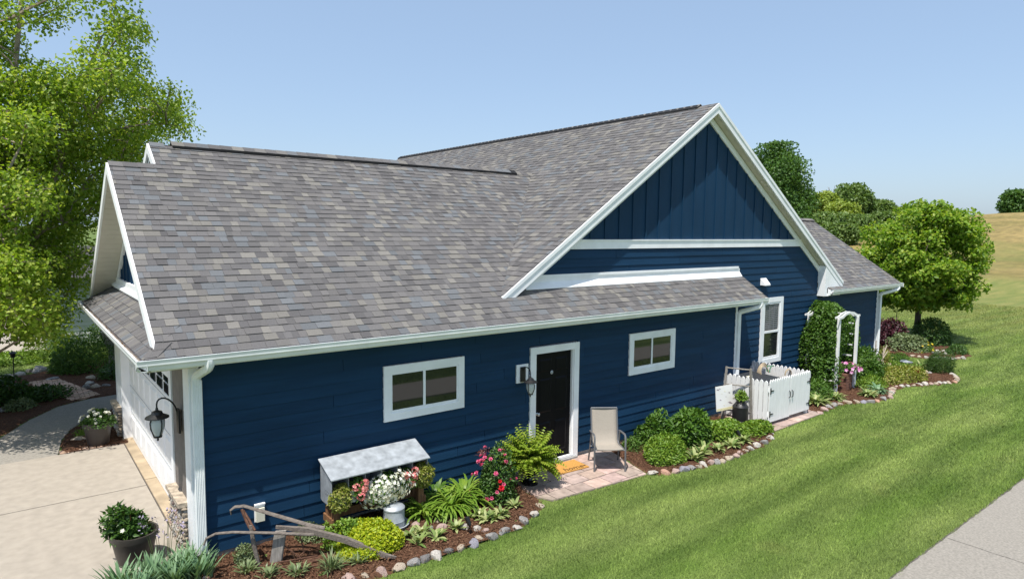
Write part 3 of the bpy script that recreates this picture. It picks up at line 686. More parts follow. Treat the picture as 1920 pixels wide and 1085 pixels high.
# ---- garage front
FX = -.12
B('wall_panel', 'taupe', house, FX, .03, .3, 1.1, .0, 2.58)
B('jamb', 'white_trim', house, FX-.02, .03, 1.1, 1.25, .0, 2.58)
B('jamb', 'white_trim', house, FX-.02, .03, 6.1, 6.95, .0, 2.58)
B('header', 'white_trim', house, FX-.02, .03, 1.25, 6.1, 2.16, 2.58)
gd = MB().box(.005, .05, 1.25, 6.1, .03, 2.16).build('garage_door', 'garage_white', house)
for r_ in range(4):
    z0 = .05+r_*.53
    if r_: B('section_joint', 'galv_dull', gd, .0, .006, 1.26, 6.09, z0-.012, z0-.004)
    for c in range(8):
        y0 = 1.33+c*.597; y1 = y0+.5; e = .03; za, zb_ = z0+.07, z0+.46
        if r_ == 3 and c < 8:
            for q in range(2):
                for s in range(2):
                    B('pane', 'dark_pane', gd, -.012, .004, y0+.03+q*.23, y0+.23+q*.23, za+.02+s*.18, za+.17+s*.18)
            B('pane_frame', 'garage_white', gd, -.008, .004, y0, y1, za-.03, za)
        else:
            MB().add([(.005, y0, za), (.005, y1, za), (.005, y1, zb_), (.005, y0, zb_), (-.012, y0+e, za+e), (-.012, y1-e, za+e), (-.012, y1-e, zb_-e), (-.012, y0+e, zb_-e)], [(4, 7, 6, 5), (0, 4, 5, 1), (1, 5, 6, 2), (2, 6, 7, 3), (3, 7, 4, 0)]).build('door_panel', 'garage_white', gd)
B('handle', 'black_metal', gd, -.03, .0, 3.6, 3.75, .95, .98)
B('cover_plate', 'taupe', house, FX-.04, FX-.02, 6.35, 6.5, 1.85, 2.0)
# rocks
def rock_mesh(name, seed, rough=.22, sub=2):
    import bmesh
    rr = random.Random(seed); bm = bmesh.new(); bmesh.ops.create_icosphere(bm, subdivisions=sub, radius=1)
    ax = [(Vector((rr.gauss(0, 1), rr.gauss(0, 1), rr.gauss(0, 1))).normalized(), rr.uniform(.5, .85)) for _ in range(11)]
    for v in bm.verts:
        d = v.co.normalized(); s = 1.0
        for a, c in ax:
            k = d.dot(a)
            if k > c: s = min(s, c/k + .015)
        v.co = d*(s*(1+rr.uniform(-rough, rough)*.22))
    me = bpy.data.meshes.new(name); bm.to_mesh(me); bm.free()
    me.polygons.foreach_set('use_smooth', [True]*len(me.polygons)); me.set_sharp_from_angle(angle=R(32)); return me
ROCKS = {}
for c in STONEC:
    ROCKS[c] = []
    for k in range(4):
        me = rock_mesh('stone', hash(c) % 100 + k*31 if False else sum(map(ord, c)) + k*31, .2); me.materials.append(MT['stone_'+c]); ROCKS[c].append(me)
def pillar(y0, y1, zt):
    core = MB().box(FX-.06, .0, y0, y1, -.03, zt).build('stone_pillar', 'foundation', house)
    B('pillar_cap', 'stone_tan', core, FX-.13, .01, y0-.02, y1+.02, zt, zt+.06)
    z = .05
    while z < zt-.02:
        h = random.uniform(.05, .075); y = y0+.02
        while y < y1:
            wd = random.uniform(.06, .12); c = random.choice(['tan', 'light', 'pink', 'grey', 'tan', 'light'])
            o = link('stone', random.choice(ROCKS[c]), None, core, (FX-.065+random.uniform(-.01, .01), y+wd/2, z))
            o.scale = (.04, wd*.55, h*.58); o.rotation_euler = (random.uniform(-.2, .2), 0, 0); y += wd
        for x in (FX-.05, FX+.03):
            o = link('stone', random.choice(ROCKS['tan']), None, core, (x, y0, z)); o.scale = (.05, .05, h*.58)
        z += h*1.02
pillar(.30, 1.08, .66); pillar(6.25, 7.05, .56)
# wall fittings that belong to the house
vh = MB().box(.60, .735, -.03, 0-.02, .36, .60).build('vent_cover', 'white_trim', house); B('vent_flap', 'cream_plastic', vh, .615, .72, -.075, -.03, .37, .55); B('vent_hood', 'white_trim', vh, .60, .735, -.06, -.0, .59, .605)
MB().add([(13.26, DG-.02, 3.10), (13.52, DG-.02, 3.10), (13.52, DG-.02, 2.93), (13.26, DG-.02, 2.93), (13.28, DG-.16, 2.95), (13.50, DG-.16, 2.95), (13.50, DG-.16, 2.92), (13.28, DG-.16, 2.92)], [(0, 4, 5, 1), (4, 7, 6, 5), (0, 3, 7, 4), (1, 5, 6, 2), (3, 2, 6, 7)]).build('vent_hood', 'white_trim', house)

# ------------------------------------------------------------------ fixtures and garden furniture
def lantern(label, loc, rz, k, big):
    t = thing('wall_lantern', label, 'lantern', loc, rz)     # local: wall plane y=0, lamp towards -y
    dz = .17*k if big else 0
    if not big: B('mounting_block', 'white_trim', t, -.13*k, .13*k, -.022, .0, -.16*k, .16*k)
    y0 = -.022 if not big else 0
    B('back_plate', 'black_metal', t, -.055*k, .055*k, y0-.022*k, y0-.0005, -.14*k, .12*k)
    L = .20*k
    arc = [(0, y0-.02, .0)] + [(0, y0-.02-L*(1-math.cos(a))/2, .03*k+(dz if 1 else 0)*math.sin(a/2)+.10*k*math.sin(a)) for a in np.linspace(0, math.pi, 10)] + [(0, y0-.02-L, -.01*k+dz)]
    MB().tube(arc, .009*k, 6).build('arm', 'black_metal', t, True)
    c = (0, y0-.02-L)
    MB().lathe([(.001, -.0*k), (.012*k, -.005*k), (.016*k, -.03*k), (.05*k, -.045*k), (.058*k, -.07*k), (.115*k, -.10*k), (.118*k, -.112*k), (.06*k, -.108*k)], c[0], c[1], 20).build('hood', 'black_metal', t, True, (0, 0, dz))
    MB().lathe([(.058*k, -.11*k), (.075*k, -.16*k), (.07*k, -.22*k), (.035*k, -.31*k)], c[0], c[1], 18, False).build('glass_shade', 'lamp_glass', t, True, (0, 0, dz))
    for q in range(4):
        a = q*math.pi/2+.4; cs, sn = math.cos(a), math.sin(a)
        MB().tube([(c[0]+cs*r*k, c[1]+sn*r*k, z*k) for r, z in ((.062, -.11), (.081, -.16), (.076, -.22), (.04, -.315))], .006*k, 5).build('cage_rib', 'black_metal', t, False, (0, 0, dz))
    MB().lathe([(.001, -.37*k), (.012*k, -.355*k), (.008*k, -.335*k), (.042*k, -.325*k), (.044*k, -.305*k), (.03*k, -.30*k)], c[0], c[1], 16).build('base_finial', 'black_metal', t, True, (0, 0, dz))
    return t
lantern('black lantern on a white block left of the black door', (5.13, -.02, 1.78), 0, 1.0, False)
lantern('large black hooded lantern hanging beside the garage door', (-.142, .56, 1.74), -math.pi/2, 1.2, True)

# doormat with printed word
dm = thing('doormat', 'tan coir doormat with the word home before the black door', 'doormat', (5.90, -.36, .03), R(-4))
MB().box(-.36, .36, -.215, .215, 0, .018).build('pile', 'coir', dm)
def text_mesh(body, size):
    cu = bpy.data.curves.new('lettering', 'FONT'); cu.body = body; cu.size = size; cu.extrude = .0012; cu.shear = .25
    tmp = bpy.data.objects.new('tmp', cu); COL.objects.link(tmp); bpy.context.view_layer.update()
    me = bpy.data.meshes.new_from_object(tmp.evaluated_get(bpy.context.evaluated_depsgraph_get()))
    bpy.data.objects.remove(tmp); bpy.data.curves.remove(cu); return me
lt = text_mesh('home', .19); lt.materials.clear(); lo = link('lettering', lt, 'mat_print', dm, (-.16, -.185, .0195))
hv = [(.0, -.03)] + [(.028*math.sin(a)**3*1.0, .026*(13*math.cos(a)-5*math.cos(2*a)-2*math.cos(3*a)-math.cos(4*a))/16) for a in np.linspace(-math.pi+.2, math.pi-.2, 18)]
MB().prism([(x+.32, y-.13) for x, y in hv], 'z', .018, .0205).build('printed_heart', 'mat_print', dm)

# sling chair
fx, fy = -.568, -.823
ch = thing('patio_chair', 'beige sling patio chair with grey metal frame on the patio', 'chair', (6.56, -.72, .026), math.atan2(fx, -fy)*-1 if False else math.atan2(-fx, fy)+math.pi)
# local: front towards -y
for s in (-1, 1):
    x = s*.275
    MB().tube([(x, -.29, 0), (x, -.28, .3), (x, -.265, .58), (x, -.235, .625), (x, -.18, .64), (x, .12, .60), (x*.98, .22, .58)], .017, 8).build('front_leg_and_arm', 'frame_grey', ch, True)
    MB().tube([(x, .30, 0), (x*.97, .20, .30), (x*.95, .15, .52), (x*.95, .14, .58)], .015, 8).build('leg', 'frame_grey', ch, True)
    MB().tube([(x*.87, -.27, .41), (x*.87, .12, .37), (x*.87, .19, .42), (x*.87, .34, .98)], .014, 8).build('side_rail', 'frame_grey', ch, True)
prof = [(-.30, .395), (-.285, .415), (-.1, .395), (.08, .372), (.15, .378), (.19, .42), (.24, .58), (.285, .76), (.335, .965), (.34, .985)]
mb = MB(); xs_ = np.linspace(-.235, .235, 7)
for i, (y, z) in enumerate(prof):
    for x in xs_: mb.v.append((x, y + (.012*(1-(x/.235)**2) if i > 4 else 0), z - (.012*(1-(x/.235)**2) if i <= 4 else 0)))
n = len(xs_)
for i in range(len(prof)-1):
    for k in range(n-1): mb.f.append((i*n+k, i*n+k+1, (i+1)*n+k+1, (i+1)*n+k))
so = mb.build('sling', 'sling', ch, True); md = so.modifiers.new('thickness', 'SOLIDIFY'); md.thickness = .008
for y, z in ((-.27, .40), (.17, .33)): MB().tube([(-.275, y, z-.02), (.275, y, z-.02)], .012, 8).build('cross_bar', 'frame_grey', ch, True)
MB().tube([(-.24, .338, .975), (.24, .338, .975)], .014, 8).build('cross_bar', 'frame_grey', ch, True)

# galvanised nest-box planter on posts
pl = thing('nest_box_planter', 'galvanised nest box planter with slanted lid on wooden posts', 'planter', (2.22, -.3, 0))
x0, x1 = -.745, .745
mbx = MB().box(x0, x1, .19, .20, .50, 1.05).build('back_panel', 'galv_dull', pl)
for x in (x0, x1-.006):
    MB().prism([(.20, .50), (.20, 1.05), (-.20, .90), (-.20, .52), (-.14, .48), (.14, .48)], 'x', x, x+.006).build('side_panel', 'galv_dull', pl)
for k in range(1, 6): MB().prism([(.19, .52), (.19, 1.03), (-.19, .885), (-.19, .70), (-.19, .56)], 'x', x0+k*1.49/6-.003, x0+k*1.49/6+.003).build('divider', 'galv_dull', pl)
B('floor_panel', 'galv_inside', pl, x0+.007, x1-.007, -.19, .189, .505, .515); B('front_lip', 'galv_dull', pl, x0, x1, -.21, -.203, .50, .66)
MB().prism([(.215, 1.058), (-.235, .887), (-.235, .872), (.215, 1.043)], 'x', x0-.02, x1+.02).build('lid', 'galv_dull', pl)
for (xx, yy, zz) in ((x0-.001, -.10, .62), (x0-.001, -.05, .62), (x0-.001, -.10, .67), (x0-.001, -.05, .67), (x0-.001, 0, .62), (x0-.001, 0, .67)): MB().lathe([(.001, 0), (.011, 0), (.001, .001)], 0, 0, 8).build('vent_hole', 'galv_inside', pl, False, (xx, yy, zz)).rotation_euler = (0, R(-90), 0)
for xx in (-.66, .66):
    B('post', 'cedar', pl, xx-.045, xx+.045, .04, .13, 0, .50); B('post', 'cedar', pl, xx-.045, xx+.045, -.15, -.06, 0, .50)
    B('side_brace', 'cedar', pl, xx-(.07 if xx < 0 else -.046), xx-(.046 if xx < 0 else -.07), -.17, .15, .20, .30)
B('rail', 'cedar', pl, -.61, .61, .05, .09, .22, .33)

# galvanised poultry waterer
wt = thing('poultry_waterer', 'small galvanised poultry drinker drum in its round tray', 'waterer', (2.35, -.60, .03))
MB().lathe([(.001, 0), (.19, 0), (.215, .05), (.222, .055), (.21, .06), (.18, .015), (.001, .012)], 0, 0, 28, False).build('tray', 'galv_dull', wt, True)
MB().lathe([(.001, .02), (.15, .02), (.152, .1), (.156, .105), (.152, .11), (.15, .26), (.156, .265), (.156, .285), (.15, .29), (.13, .315), (.06, .335), (.001, .34)], 0, 0, 28, False).build('drum', 'galv_dull', wt, True)
MB().tube([(-.05, 0, .33), (-.045, 0, .37), (0, 0, .385), (.045, 0, .37), (.05, 0, .33)], .006, 6).build('handle', 'galvanized', wt, True)

# old walking plough
pw = thing('old_plough', 'weathered wooden walking plough lying in the front bed', 'plough', (.6, -.5, 0))
def at(x, y, z): return (x-.6, y+.5, z)
MB().tube([at(.28, -.15, .60), at(.27, -.16, .66), at(.32, -.18, .70), at(.42, -.22, .70), at(.75, -.42, .56), at(1.1, -.66, .42), at(1.26, -.78, .38)], [.015, .018, .02, .021, .025, .027, .025], 8, True, .6).build('handle', 'old_wood', pw, True)
MB().tube([at(-.11, -.42, .42), at(-.08, -.43, .50), at(.02, -.46, .54), at(.2, -.52, .53), at(.6, -.66, .46), at(1.0, -.80, .38), at(1.1, -.83, .36)], [.014, .016, .018, .019, .02, .022, .022], 8, True, .8).build('handle', 'old_wood', pw, True)
MB().tube([at(.72, -.52, .45), at(1.05, -.74, .40), at(1.45, -1.02, .26), at(1.85, -1.36, .06), at(1.95, -1.43, .04)], [.022, .038, .042, .032, .014], 4, True, 1.2).build('beam', 'old_wood', pw)
MB().hexa([at(.60, -.60, 0), at(.72, -.66, 0), at(.745, -.64, 0), at(.625, -.58, 0), at(.67, -.62, .44), at(.79, -.68, .44), at(.815, -.66, .44), at(.695, -.60, .44)]).build('upright_board', 'grey_wood', pw)
MB().tube([at(.49, -.58, 0), at(.44, -.54, .30), at(.42, -.50, .55)], [.024, .028, .024], 6).build('upright', 'old_wood', pw)
MB().tube([at(.40, -.26, .66), at(.42, -.40, .60), at(.45, -.57, .50)], .014, 6).build('cross_rod', 'rust', pw)
MB().tube([at(.37, -.30, .70), at(.40, -.36, .58), at(.42, -.46, .50)], .018, 6).build('clevis', 'rust', pw)
MB().tube([at(.95, -.72, .38), at(1.0, -.74, .12), at(.9, -.68, .03)], .010, 5).build('strut', 'rust', pw)
MB().tube([at(.7, -.6, .32), at(.95, -.75, .06)], .009, 5).build('strut', 'rust', pw)
for yy in (-.85, -.72, -.98): MB().tube([at(.45, yy+.1, .05), at(.8, yy, .06), at(1.15, yy-.08, .05)], .011, 5).build('tine', 'rust', pw)
MB().tube([at(.6, -.62, .05), at(.75, -1.0, .055)], .011, 5).build('tine', 'rust', pw)
MB().prism([(.35, -.3), (.62, -.42), (.55, -.28)], 'z', .03, .045).build('mouldboard', 'rust', pw)

# flower pots and urn
def pot(label, loc, r, h, m='pot_plastic', name='flower_pot'):
    t = thing(name, label, 'pot', loc)
    MB().lathe([(.001, 0), (r*.68, 0), (r*.72, .02), (r*.92, h*.78), (r, h*.80), (r*1.02, h*.86), (r*1.02, h), (r*.93, h), (r*.9, h*.9), (.001, h*.9)], 0, 0, 32, False).build('body', m, t, True)
    MB().lathe([(.001, h*.885), (r*.9, h*.905)], 0, 0, 24, False).build('soil', 'soil', t)
    return t
pot('brown plastic flower pot on the driveway corner nearest the camera', (-.72, .50, .02), .27, .40)
pot('dark brown flower pot standing before the far garage pillar', (-.58, 6.0, .03), .25, .44)
ur = thing('black_urn', 'glossy black pedestal urn holding the fern by the door', 'urn', (4.93, -.52, .026))
MB().lathe([(.001, 0), (.14, 0), (.145, .03), (.12, .045), (.06, .07), (.045, .11), (.055, .14), (.12, .17), (.17, .24), (.185, .32), (.21, .34), (.215, .36), (.19, .36), (.17, .33), (.001, .33)], 0, 0, 28, False).build('body', 'black_gloss', ur, True)

# milk can
mc = thing('milk_can', 'black painted milk can planted with greenery by the ladder', 'milk can', (10.78, -.72, .03))
MB().lathe([(.001, 0), (.165, 0), (.17, .02), (.17, .10), (.174, .105), (.17, .11), (.17, .40), (.174, .405), (.168, .42), (.12, .48), (.098, .505), (.098, .56), (.118, .585), (.12, .61), (.105, .61), (.09, .57), (.001, .57)], 0, 0, 28, False).build('body', 'black_metal', mc, True)
for s in (-1, 1): MB().tube([(s*.10, 0, .50), (s*.155, 0, .53), (s*.165, 0, .49), (s*.14, 0, .44)], .010, 6).build('handle', 'black_metal', mc, True)

# ladder frame
ld = thing('ladder', 'weathered grey wooden ladder leaning before the picket fence', 'ladder', (10.9, -.55, .0))
A0, A1 = Vector((-.16, .26, .0)), Vector((.01, .30, 1.24)); B0, B1 = Vector((.19, -.26, 0)), Vector((.14, -.22, 1.26))
MB().tube([A0, A0.lerp(A1, .6), A1], [.034, .032, .03], 4, True, .7).build('side_rail', 'grey_wood', ld); MB().tube([B0, B0.lerp(B1, .5), B1], [.036, .034, .032], 4, True, .7).build('side_rail', 'grey_wood', ld)
for f in (.22, .44, .68, .93, .975): 
    if f == .93: continue
    MB().tube([A0.lerp(A1, f), B0.lerp(B1, f)], .016, 6).build('rung', 'grey_wood', ld, True)
ap = thing('art_panel', 'white printed panel with small coloured motifs hanging on the ladder', 'art panel', (10.52, -.47, .62), R(-9))
ap.rotation_euler = (R(-6), 0, R(-6))
B('board', 'print_white', ap, -.27, .27, -.012, .0, -.27, .27)
for (x, z, s, mm) in ((-.2, .2, .05, 'print_blot'), (-.14, .215, .03, 'print_blot'), (.02, .14, .025, 'print_yellow'), (.16, .1, .035, 'print_blot'), (-.13, -.03, .03, 'print_blot'), (.17, -.12, .06, 'print_blot'), (.22, -.14, .035, 'print_blot'), (-.02, -.16, .025, 'print_yellow'), (-.08, .10, .02, 'print_yellow'), (.05, .02, .018, 'print_blot')):
    MB().prism([(x-s, z+s*.3), (x-s*.2, z+s*.1), (x, z+s*.5), (x+s*.3, z), (x+s, z-s*.35), (x+s*.1, z-s*.3), (x-s*.4, z-s*.15)], 'y', -.0155, -.012).build('printed_bird', mm, ap)
MB().box(-.27, .27, -.0145, -.012, -.27, -.215).build('printed_grass', 'print_yellow', ap)

# picket enclosure
pf = thing('picket_fence', 'white picket fence enclosure with double gate beside the house', 'fence', (11.2, -1.13, 0))
def picket(parent, c, d, nrm, w, h, z0=.07, t=.02):
    c = Vector(c); d = Vector(d); n_ = Vector(nrm)*t
    pr = [(-w/2, z0), (w/2, z0), (w/2, h-.075), (w*.36, h-.03), (.0, h), (-w*.36, h-.03), (-w/2, h-.075)]
    a = [c+d*u+Vector((0, 0, z)) for u, z in pr]; b = [p+n_ for p in a]; n = len(pr)
    MB().add(a+b, [tuple(range(n)), tuple(range(2*n-1, n-1, -1))]+[(i, i+n, (i+1) % n+n, (i+1) % n) for i in range(n)]).build('picket', 'picket_white', parent)
lp = MB().box(-.01, .03, .0, 1.10, .22, .30).box(-.01, .03, 0, 1.10, .78, .86).build('side_panel', 'picket_white', pf)
for k in range(10): picket(lp, (-.012, .06+k*.113, 0), (0, 1, 0), (-1, 0, 0), .098, 1.03+.008*math.sin(k*2))
rp_ = MB().box(1.74, 1.78, .0, 1.50, .22, .30).box(1.74, 1.78, 0, 1.50, .78, .86).build('side_panel', 'picket_white', pf)
for k in range(14): picket(rp_, (1.739, .06+k*.106, 0), (0, 1, 0), (-1, 0, 0), .092, 1.05)
for g_, (xa, nn) in enumerate(((.0, 9), (.885, 9))):
    gt = MB().box(xa+.01, xa+.875, .0, .035, .25, .33).box(xa+.01, xa+.875, 0, .035, .76, .84).build('gate', 'picket_white', pf)
    for k in range(nn): picket(gt, (xa+.052+k*.0965, -.001, 0), (1, 0, 0), (0, -1, 0), .094, 1.05, .10 if g_ == 0 else .12)
    hx = xa+.02 if g_ == 0 else xa+.86; s = 1 if g_ == 0 else -1
    for zz in (.28, .80):
        MB().prism([(hx, zz-.07), (hx+s*.03, zz-.07), (hx+s*.03, zz-.015), (hx+s*.15, zz-.006), (hx+s*.15, zz+.006), (hx+s*.03, zz+.015), (hx+s*.03, zz+.07), (hx, zz+.07)], 'y', -.032, -.022).build('hinge', 'black_metal', gt)
    qx = xa+.82 if g_ == 0 else xa+.05
    MB().tube([(qx, -.022, .70), (qx, -.05, .68), (qx, -.055, .62), (qx, -.05, .56), (qx, -.022, .54)], .010, 6).build('handle', 'black_metal', gt, True)
for x, y in ((.03, .04), (1.72, .04), (.03, 1.05), (1.72, 1.46)): B('post', 'picket_white', pf, x-.03, x+.03, y-.02, y+.04, .0, .9)
ub = thing('utility_cabinet', 'dark grey utility box with flat lid inside the picket fence', 'utility box', (11.85, -.45, .02), R(0))
B('body', 'bin_dark', ub, -.42, .42, -.38, .38, 0, .84)
MB().hexa([(-.46, -.42, .841), (.46, -.42, .841), (.46, .42, .86), (-.46, .42, .86), (-.44, -.40, .875), (.44, -.40, .875), (.44, .40, .90), (-.44, .40, .90)]).build('lid', 'bin_dark', ub)
B('lid_label', 'cream_plastic', ub, -.2, -.02, .1, .2, .885, .893)
hs = thing('garden_hose', 'coiled tan garden hose with a green end over the picket fence', 'hose', (12.35, -.35, .9))
def coil(cx, cy, r, tilt, n, m, a0=0, a1=math.pi, j=0): 
    MB().tube([(cx+r*math.cos(a)+j*.0, cy+tilt*r*math.sin(a), r*math.sin(a)) for a in np.linspace(a0, a1, n)], .013, 6).build('loop', m, hs, True)
for q in range(5): coil(q*.035, q*.04, .17+.012*q, .3-.1*q, 16, 'hose_tan')
coil(.26, .0, .15, .5, 12, 'hose_green', 1.0, 2.9); coil(.28, -.05, .16, .2, 12, 'hose_green', 1.2, 3.0)
for q in range(3): MB().tube([(.42+.14*math.cos(a)+q*.03, -.35+.02*q, -.02+.13*math.sin(a)) for a in np.linspace(0, math.pi, 14)], .012, 6).build('loop', 'hose_tan', hs, True)

# arbor
ab = thing('garden_arbor', 'white wooden arbor arch covered by a leafy vine', 'arbor', (16.0, -.1, 0))
PX = [(-.42, -.42), (.50, -.48), (-.42, .40), (.50, .40)]
for x, y in PX: B('post', 'picket_white', ab, x-.034, x+.034, y-.034, y+.034, 0, 2.0)
for y in (-.43, .40):
    arc = [(-.56, 2.0), (-.56, 2.05), (-.42, 2.06), (-.2, 2.14), (.04, 2.17), (.28, 2.14), (.5, 2.06), (.64, 2.05), (.64, 2.0), (.44, 2.0), (.25, 2.08), (.04, 2.11), (-.17, 2.08), (-.36, 2.0)]
    MB().prism(arc, 'y', y-.058, y-.036).build('arch', 'picket_white', ab); MB().prism(arc, 'y', y+.036, y+.058).build('arch', 'picket_white', ab)
for x, z in ((-.2, 2.115), (.28, 2.115)): B('slat', 'picket_white', ab, x-.016, x+.016, -.37, .33, z, z+.02)
for z in (.3, .6, .9, 1.2, 1.5, 1.8):
    for x in (-.42, .50): B('lattice_bar', 'picket_white', ab, x-.012, x+.012, -.38, .36, z-.015, z+.015)
bk = thing('brick_plinth', 'short brown brick plinth under the arbor', 'plinth', (16.12, -.52, .0))
for zc in range(6):
    for q in range(2):
        x = -.17+q*.17+(.0 if zc % 2 else .0); B('brick', 'brick_red', bk, x, x+.16, -.1, .1, .02+zc*.075, .085+zc*.075)
hb = thing('flower_basket', 'shallow dark basket of pink petunias on the brick plinth', 'basket', (16.2, -.56, .47))
MB().lathe([(.001, 0), (.10, 0), (.17, .13), (.18, .15), (.15, .14), (.001, .12)], 0, 0, 20, False).build('bowl', 'pot_plastic', hb, True)

# bucket, sticks, spot lights, hook, lamp
bu = thing('galvanized_bucket', 'small galvanised bucket in the bed right of the arbor', 'bucket', (20.2, -.5, .02))
MB().lathe([(.001, 0), (.12, 0), (.17, .27), (.178, .28), (.17, .285), (.155, .25), (.11, .02), (.001, .02)], 0, 0, 24, False).build('body', 'galv_dull', bu, True)
MB().tube([(-.175, 0, .27), (-.16, .09, .30), (0, .15, .31), (.16, .09, .30), (.175, 0, .27)], .006, 6).build('handle', 'galvanized', bu, True)
sk = thing('bundle_of_sticks', 'bundle of bare sticks standing by the house corner', 'sticks', (19.0, -.2, .0))
for a, b in (((-.25, 0, 0), (-.2, .05, 1.05)), ((-.1, 0, 0), (.45, 0, .85)), ((.1, 0, 0), (-.15, .1, .75)), ((.0, -.1, 0), (.25, 0, .8)), ((-.3, -.1, 0), (.1, .05, .6)), ((.2, -.05, 0), (.15, 0, .65)), ((-.2, .1, 0), (.3, -.1, .7)), ((.3, 0, 0), (.0, .1, .55))):
    MB().tube([a, Vector(a).lerp(Vector(b), .5)+Vector((.01, .01, 0)), b], [.022, .02, .014], 6).build('stick', 'stick', sk)
def spot(label, x, y):
    t = thing('garden_spotlight', label, 'spotlight', (x, y, .03))
    MB().tube([(0, 0, 0), (0, 0, .12)], .009, 6).build('stake', 'black_metal', t)
    o = MB().lathe([(.001, 0), (.022, 0), (.03, .03), (.036, .12), (.03, .125), (.001, .11)], 0, 0, 14).build('head', 'black_metal', t, True, (0, 0, .11)); o.rotation_euler = (R(-25), R(-12), 0)
spot('small black spotlight in the front bed below the rose bush', 3.1, -1.42); spot('small black spotlight in the bed before the milk can', 9.75, -1.38)
def hook(label, x, y, h):
    t = thing('garden_hook', label, 'garden hook', (x, y, 0))
    MB().tube([(0, 0, 0), (0, 0, h*.85), (.02, 0, h*.95), (.10, 0, h), (.18, 0, h*.95), (.19, 0, h*.88)], .012, 6).build('rod', 'black_metal', t, True); return t
hk = hook('thin black garden stake light in the shaded bed', -1.81, 11.99, .95)
MB().lathe([(.001, .0), (.05, .0), (.06, .1), (.09, .11), (.001, .17)], 0, 0, 14).build('lamp_head', 'black_metal', hk, True, (0, 0, .90))
hook('black shepherd hook behind the maple trunk', 27.3, 2.6, 1.5)
st = thing('stone_lamp_urn', 'stone urn planter on a pedestal behind the garage', 'urn', (.55, 13.9, 0))
MB().lathe([(.001, 0), (.22, 0), (.2, .06), (.10, .12), (.09, .6), (.14, .66), (.17, .72), (.24, 1.0), (.28, 1.12), (.26, 1.14), (.001, 1.08)], 0, 0, 20, False).build('body', 'stone_light', st, True)
sp = setp(MB().hexa([(-1.0, 6.55, .02), (-.75, 6.45, .02), (-.62, 6.62, .02), (-.86, 6.74, .02), (-1.0, 6.55, .05), (-.75, 6.45, .05), (-.62, 6.62, .05), (-.86, 6.74, .05)]).build('stepping_stone', 'stone_tan'), 'flat square stepping stone in the small mulch bed', 'stone')
# neighbour house seen through the gap
nb = thing('neighbor_house', 'pale grey sided house next door behind the shrubs', 'house', (3.2, 18.6, 0))
B('wall', 'neighbor_siding', nb, -4.0, 6.0, .03, 5.0, 0, 2.5)
for k in range(15): MB().hexa([(-3.9, 0, .1+k*.16), (6, 0, .1+k*.16), (6, .03, .1+k*.16), (-3.9, .03, .1+k*.16), (-3.9, .022, .26+k*.16), (6, .022, .26+k*.16), (6, .03, .26+k*.16), (-3.9, .03, .26+k*.16)]).build('siding_board', 'neighbor_siding', nb)
B('corner_board', 'white_trim', nb, -4.05, -3.9, -.02, .1, 0, 2.5)
B('downspout', 'gutter_white', nb, -4.12, -4.02, -.12, -.04, .1, 2.5)
MB().prism([(-.4, 2.45), (5.4, 2.45), (2.5, 3.5)], 'x', -4.4, 6.4).build('roof', 'underlay', nb)

# ------------------------------------------------------------------ stones along the beds
def stones(L, where, group):
    for i, (x, y, w_, c) in enumerate(L):
        o = link('edging_stone', random.choice(ROCKS[c]), None, None, (x, y, .018)); k = w_*.60
        o.scale = (k*random.uniform(.95, 1.1), k*random.uniform(.75, .95), k*random.uniform(.6, .8)); o.rotation_euler = (random.uniform(-.25, .25), random.uniform(-.25, .25), random.uniform(0, 6))
        cn = {'pink': 'pinkish', 'tan': 'tan', 'grey': 'grey', 'dark': 'dark grey', 'light': 'pale', 'slate': 'purplish grey', 'red': 'reddish'}[c]
        setp(o, '%s stone, %s %s' % (cn, ordinal(i+1), where), 'stone', group)
stones([(-.11, -.49, .15, 'pink'), (-.05, -.36, .15, 'tan'), (0, -.23, .14, 'tan')], 'in the little pile by the corner downspout', 'stones by the downspout')
stones([(1.27, -1.52, .19, 'pink'), (1.44, -1.58, .14, 'tan'), (1.65, -1.6, .22, 'pink'), (1.85, -1.64, .2, 'tan'), (2.06, -1.64, .2, 'grey'), (2.25, -1.65, .17, 'dark'), (2.41, -1.68, .19, 'light'), (2.6, -1.66, .17, 'dark'), (2.76, -1.69, .15, 'tan'), (2.96, -1.69, .17, 'slate'), (3.12, -1.62, .15, 'tan'), (3.29, -1.67, .22, 'grey'), (3.53, -1.64, .18, 'grey'), (3.73, -1.67, .16, 'light'), (3.96, -1.57, .19, 'grey'), (4.24, -1.47, .18, 'light'), (4.48, -1.3, .13, 'tan')], 'from the left along the lawn edge of the front bed', 'stones edging the front bed')
stones([(2.29, -.95, .17, 'dark'), (2.63, -.55, .12, 'grey'), (2.62, -.77, .17, 'pink'), (2.7, -.94, .15, 'grey'), (2.63, -1.17, .12, 'tan'), (2.94, -.79, .17, 'tan'), (2.85, -1.06, .18, 'pink'), (3.13, -1.2, .16, 'light'), (3.26, -1.37, .16, 'light'), (3.32, -1.48, .13, 'pink'), (1.42, -1.06, .13, 'light')], 'in the inner row of the front bed past the drinker', 'stones inside the front bed')
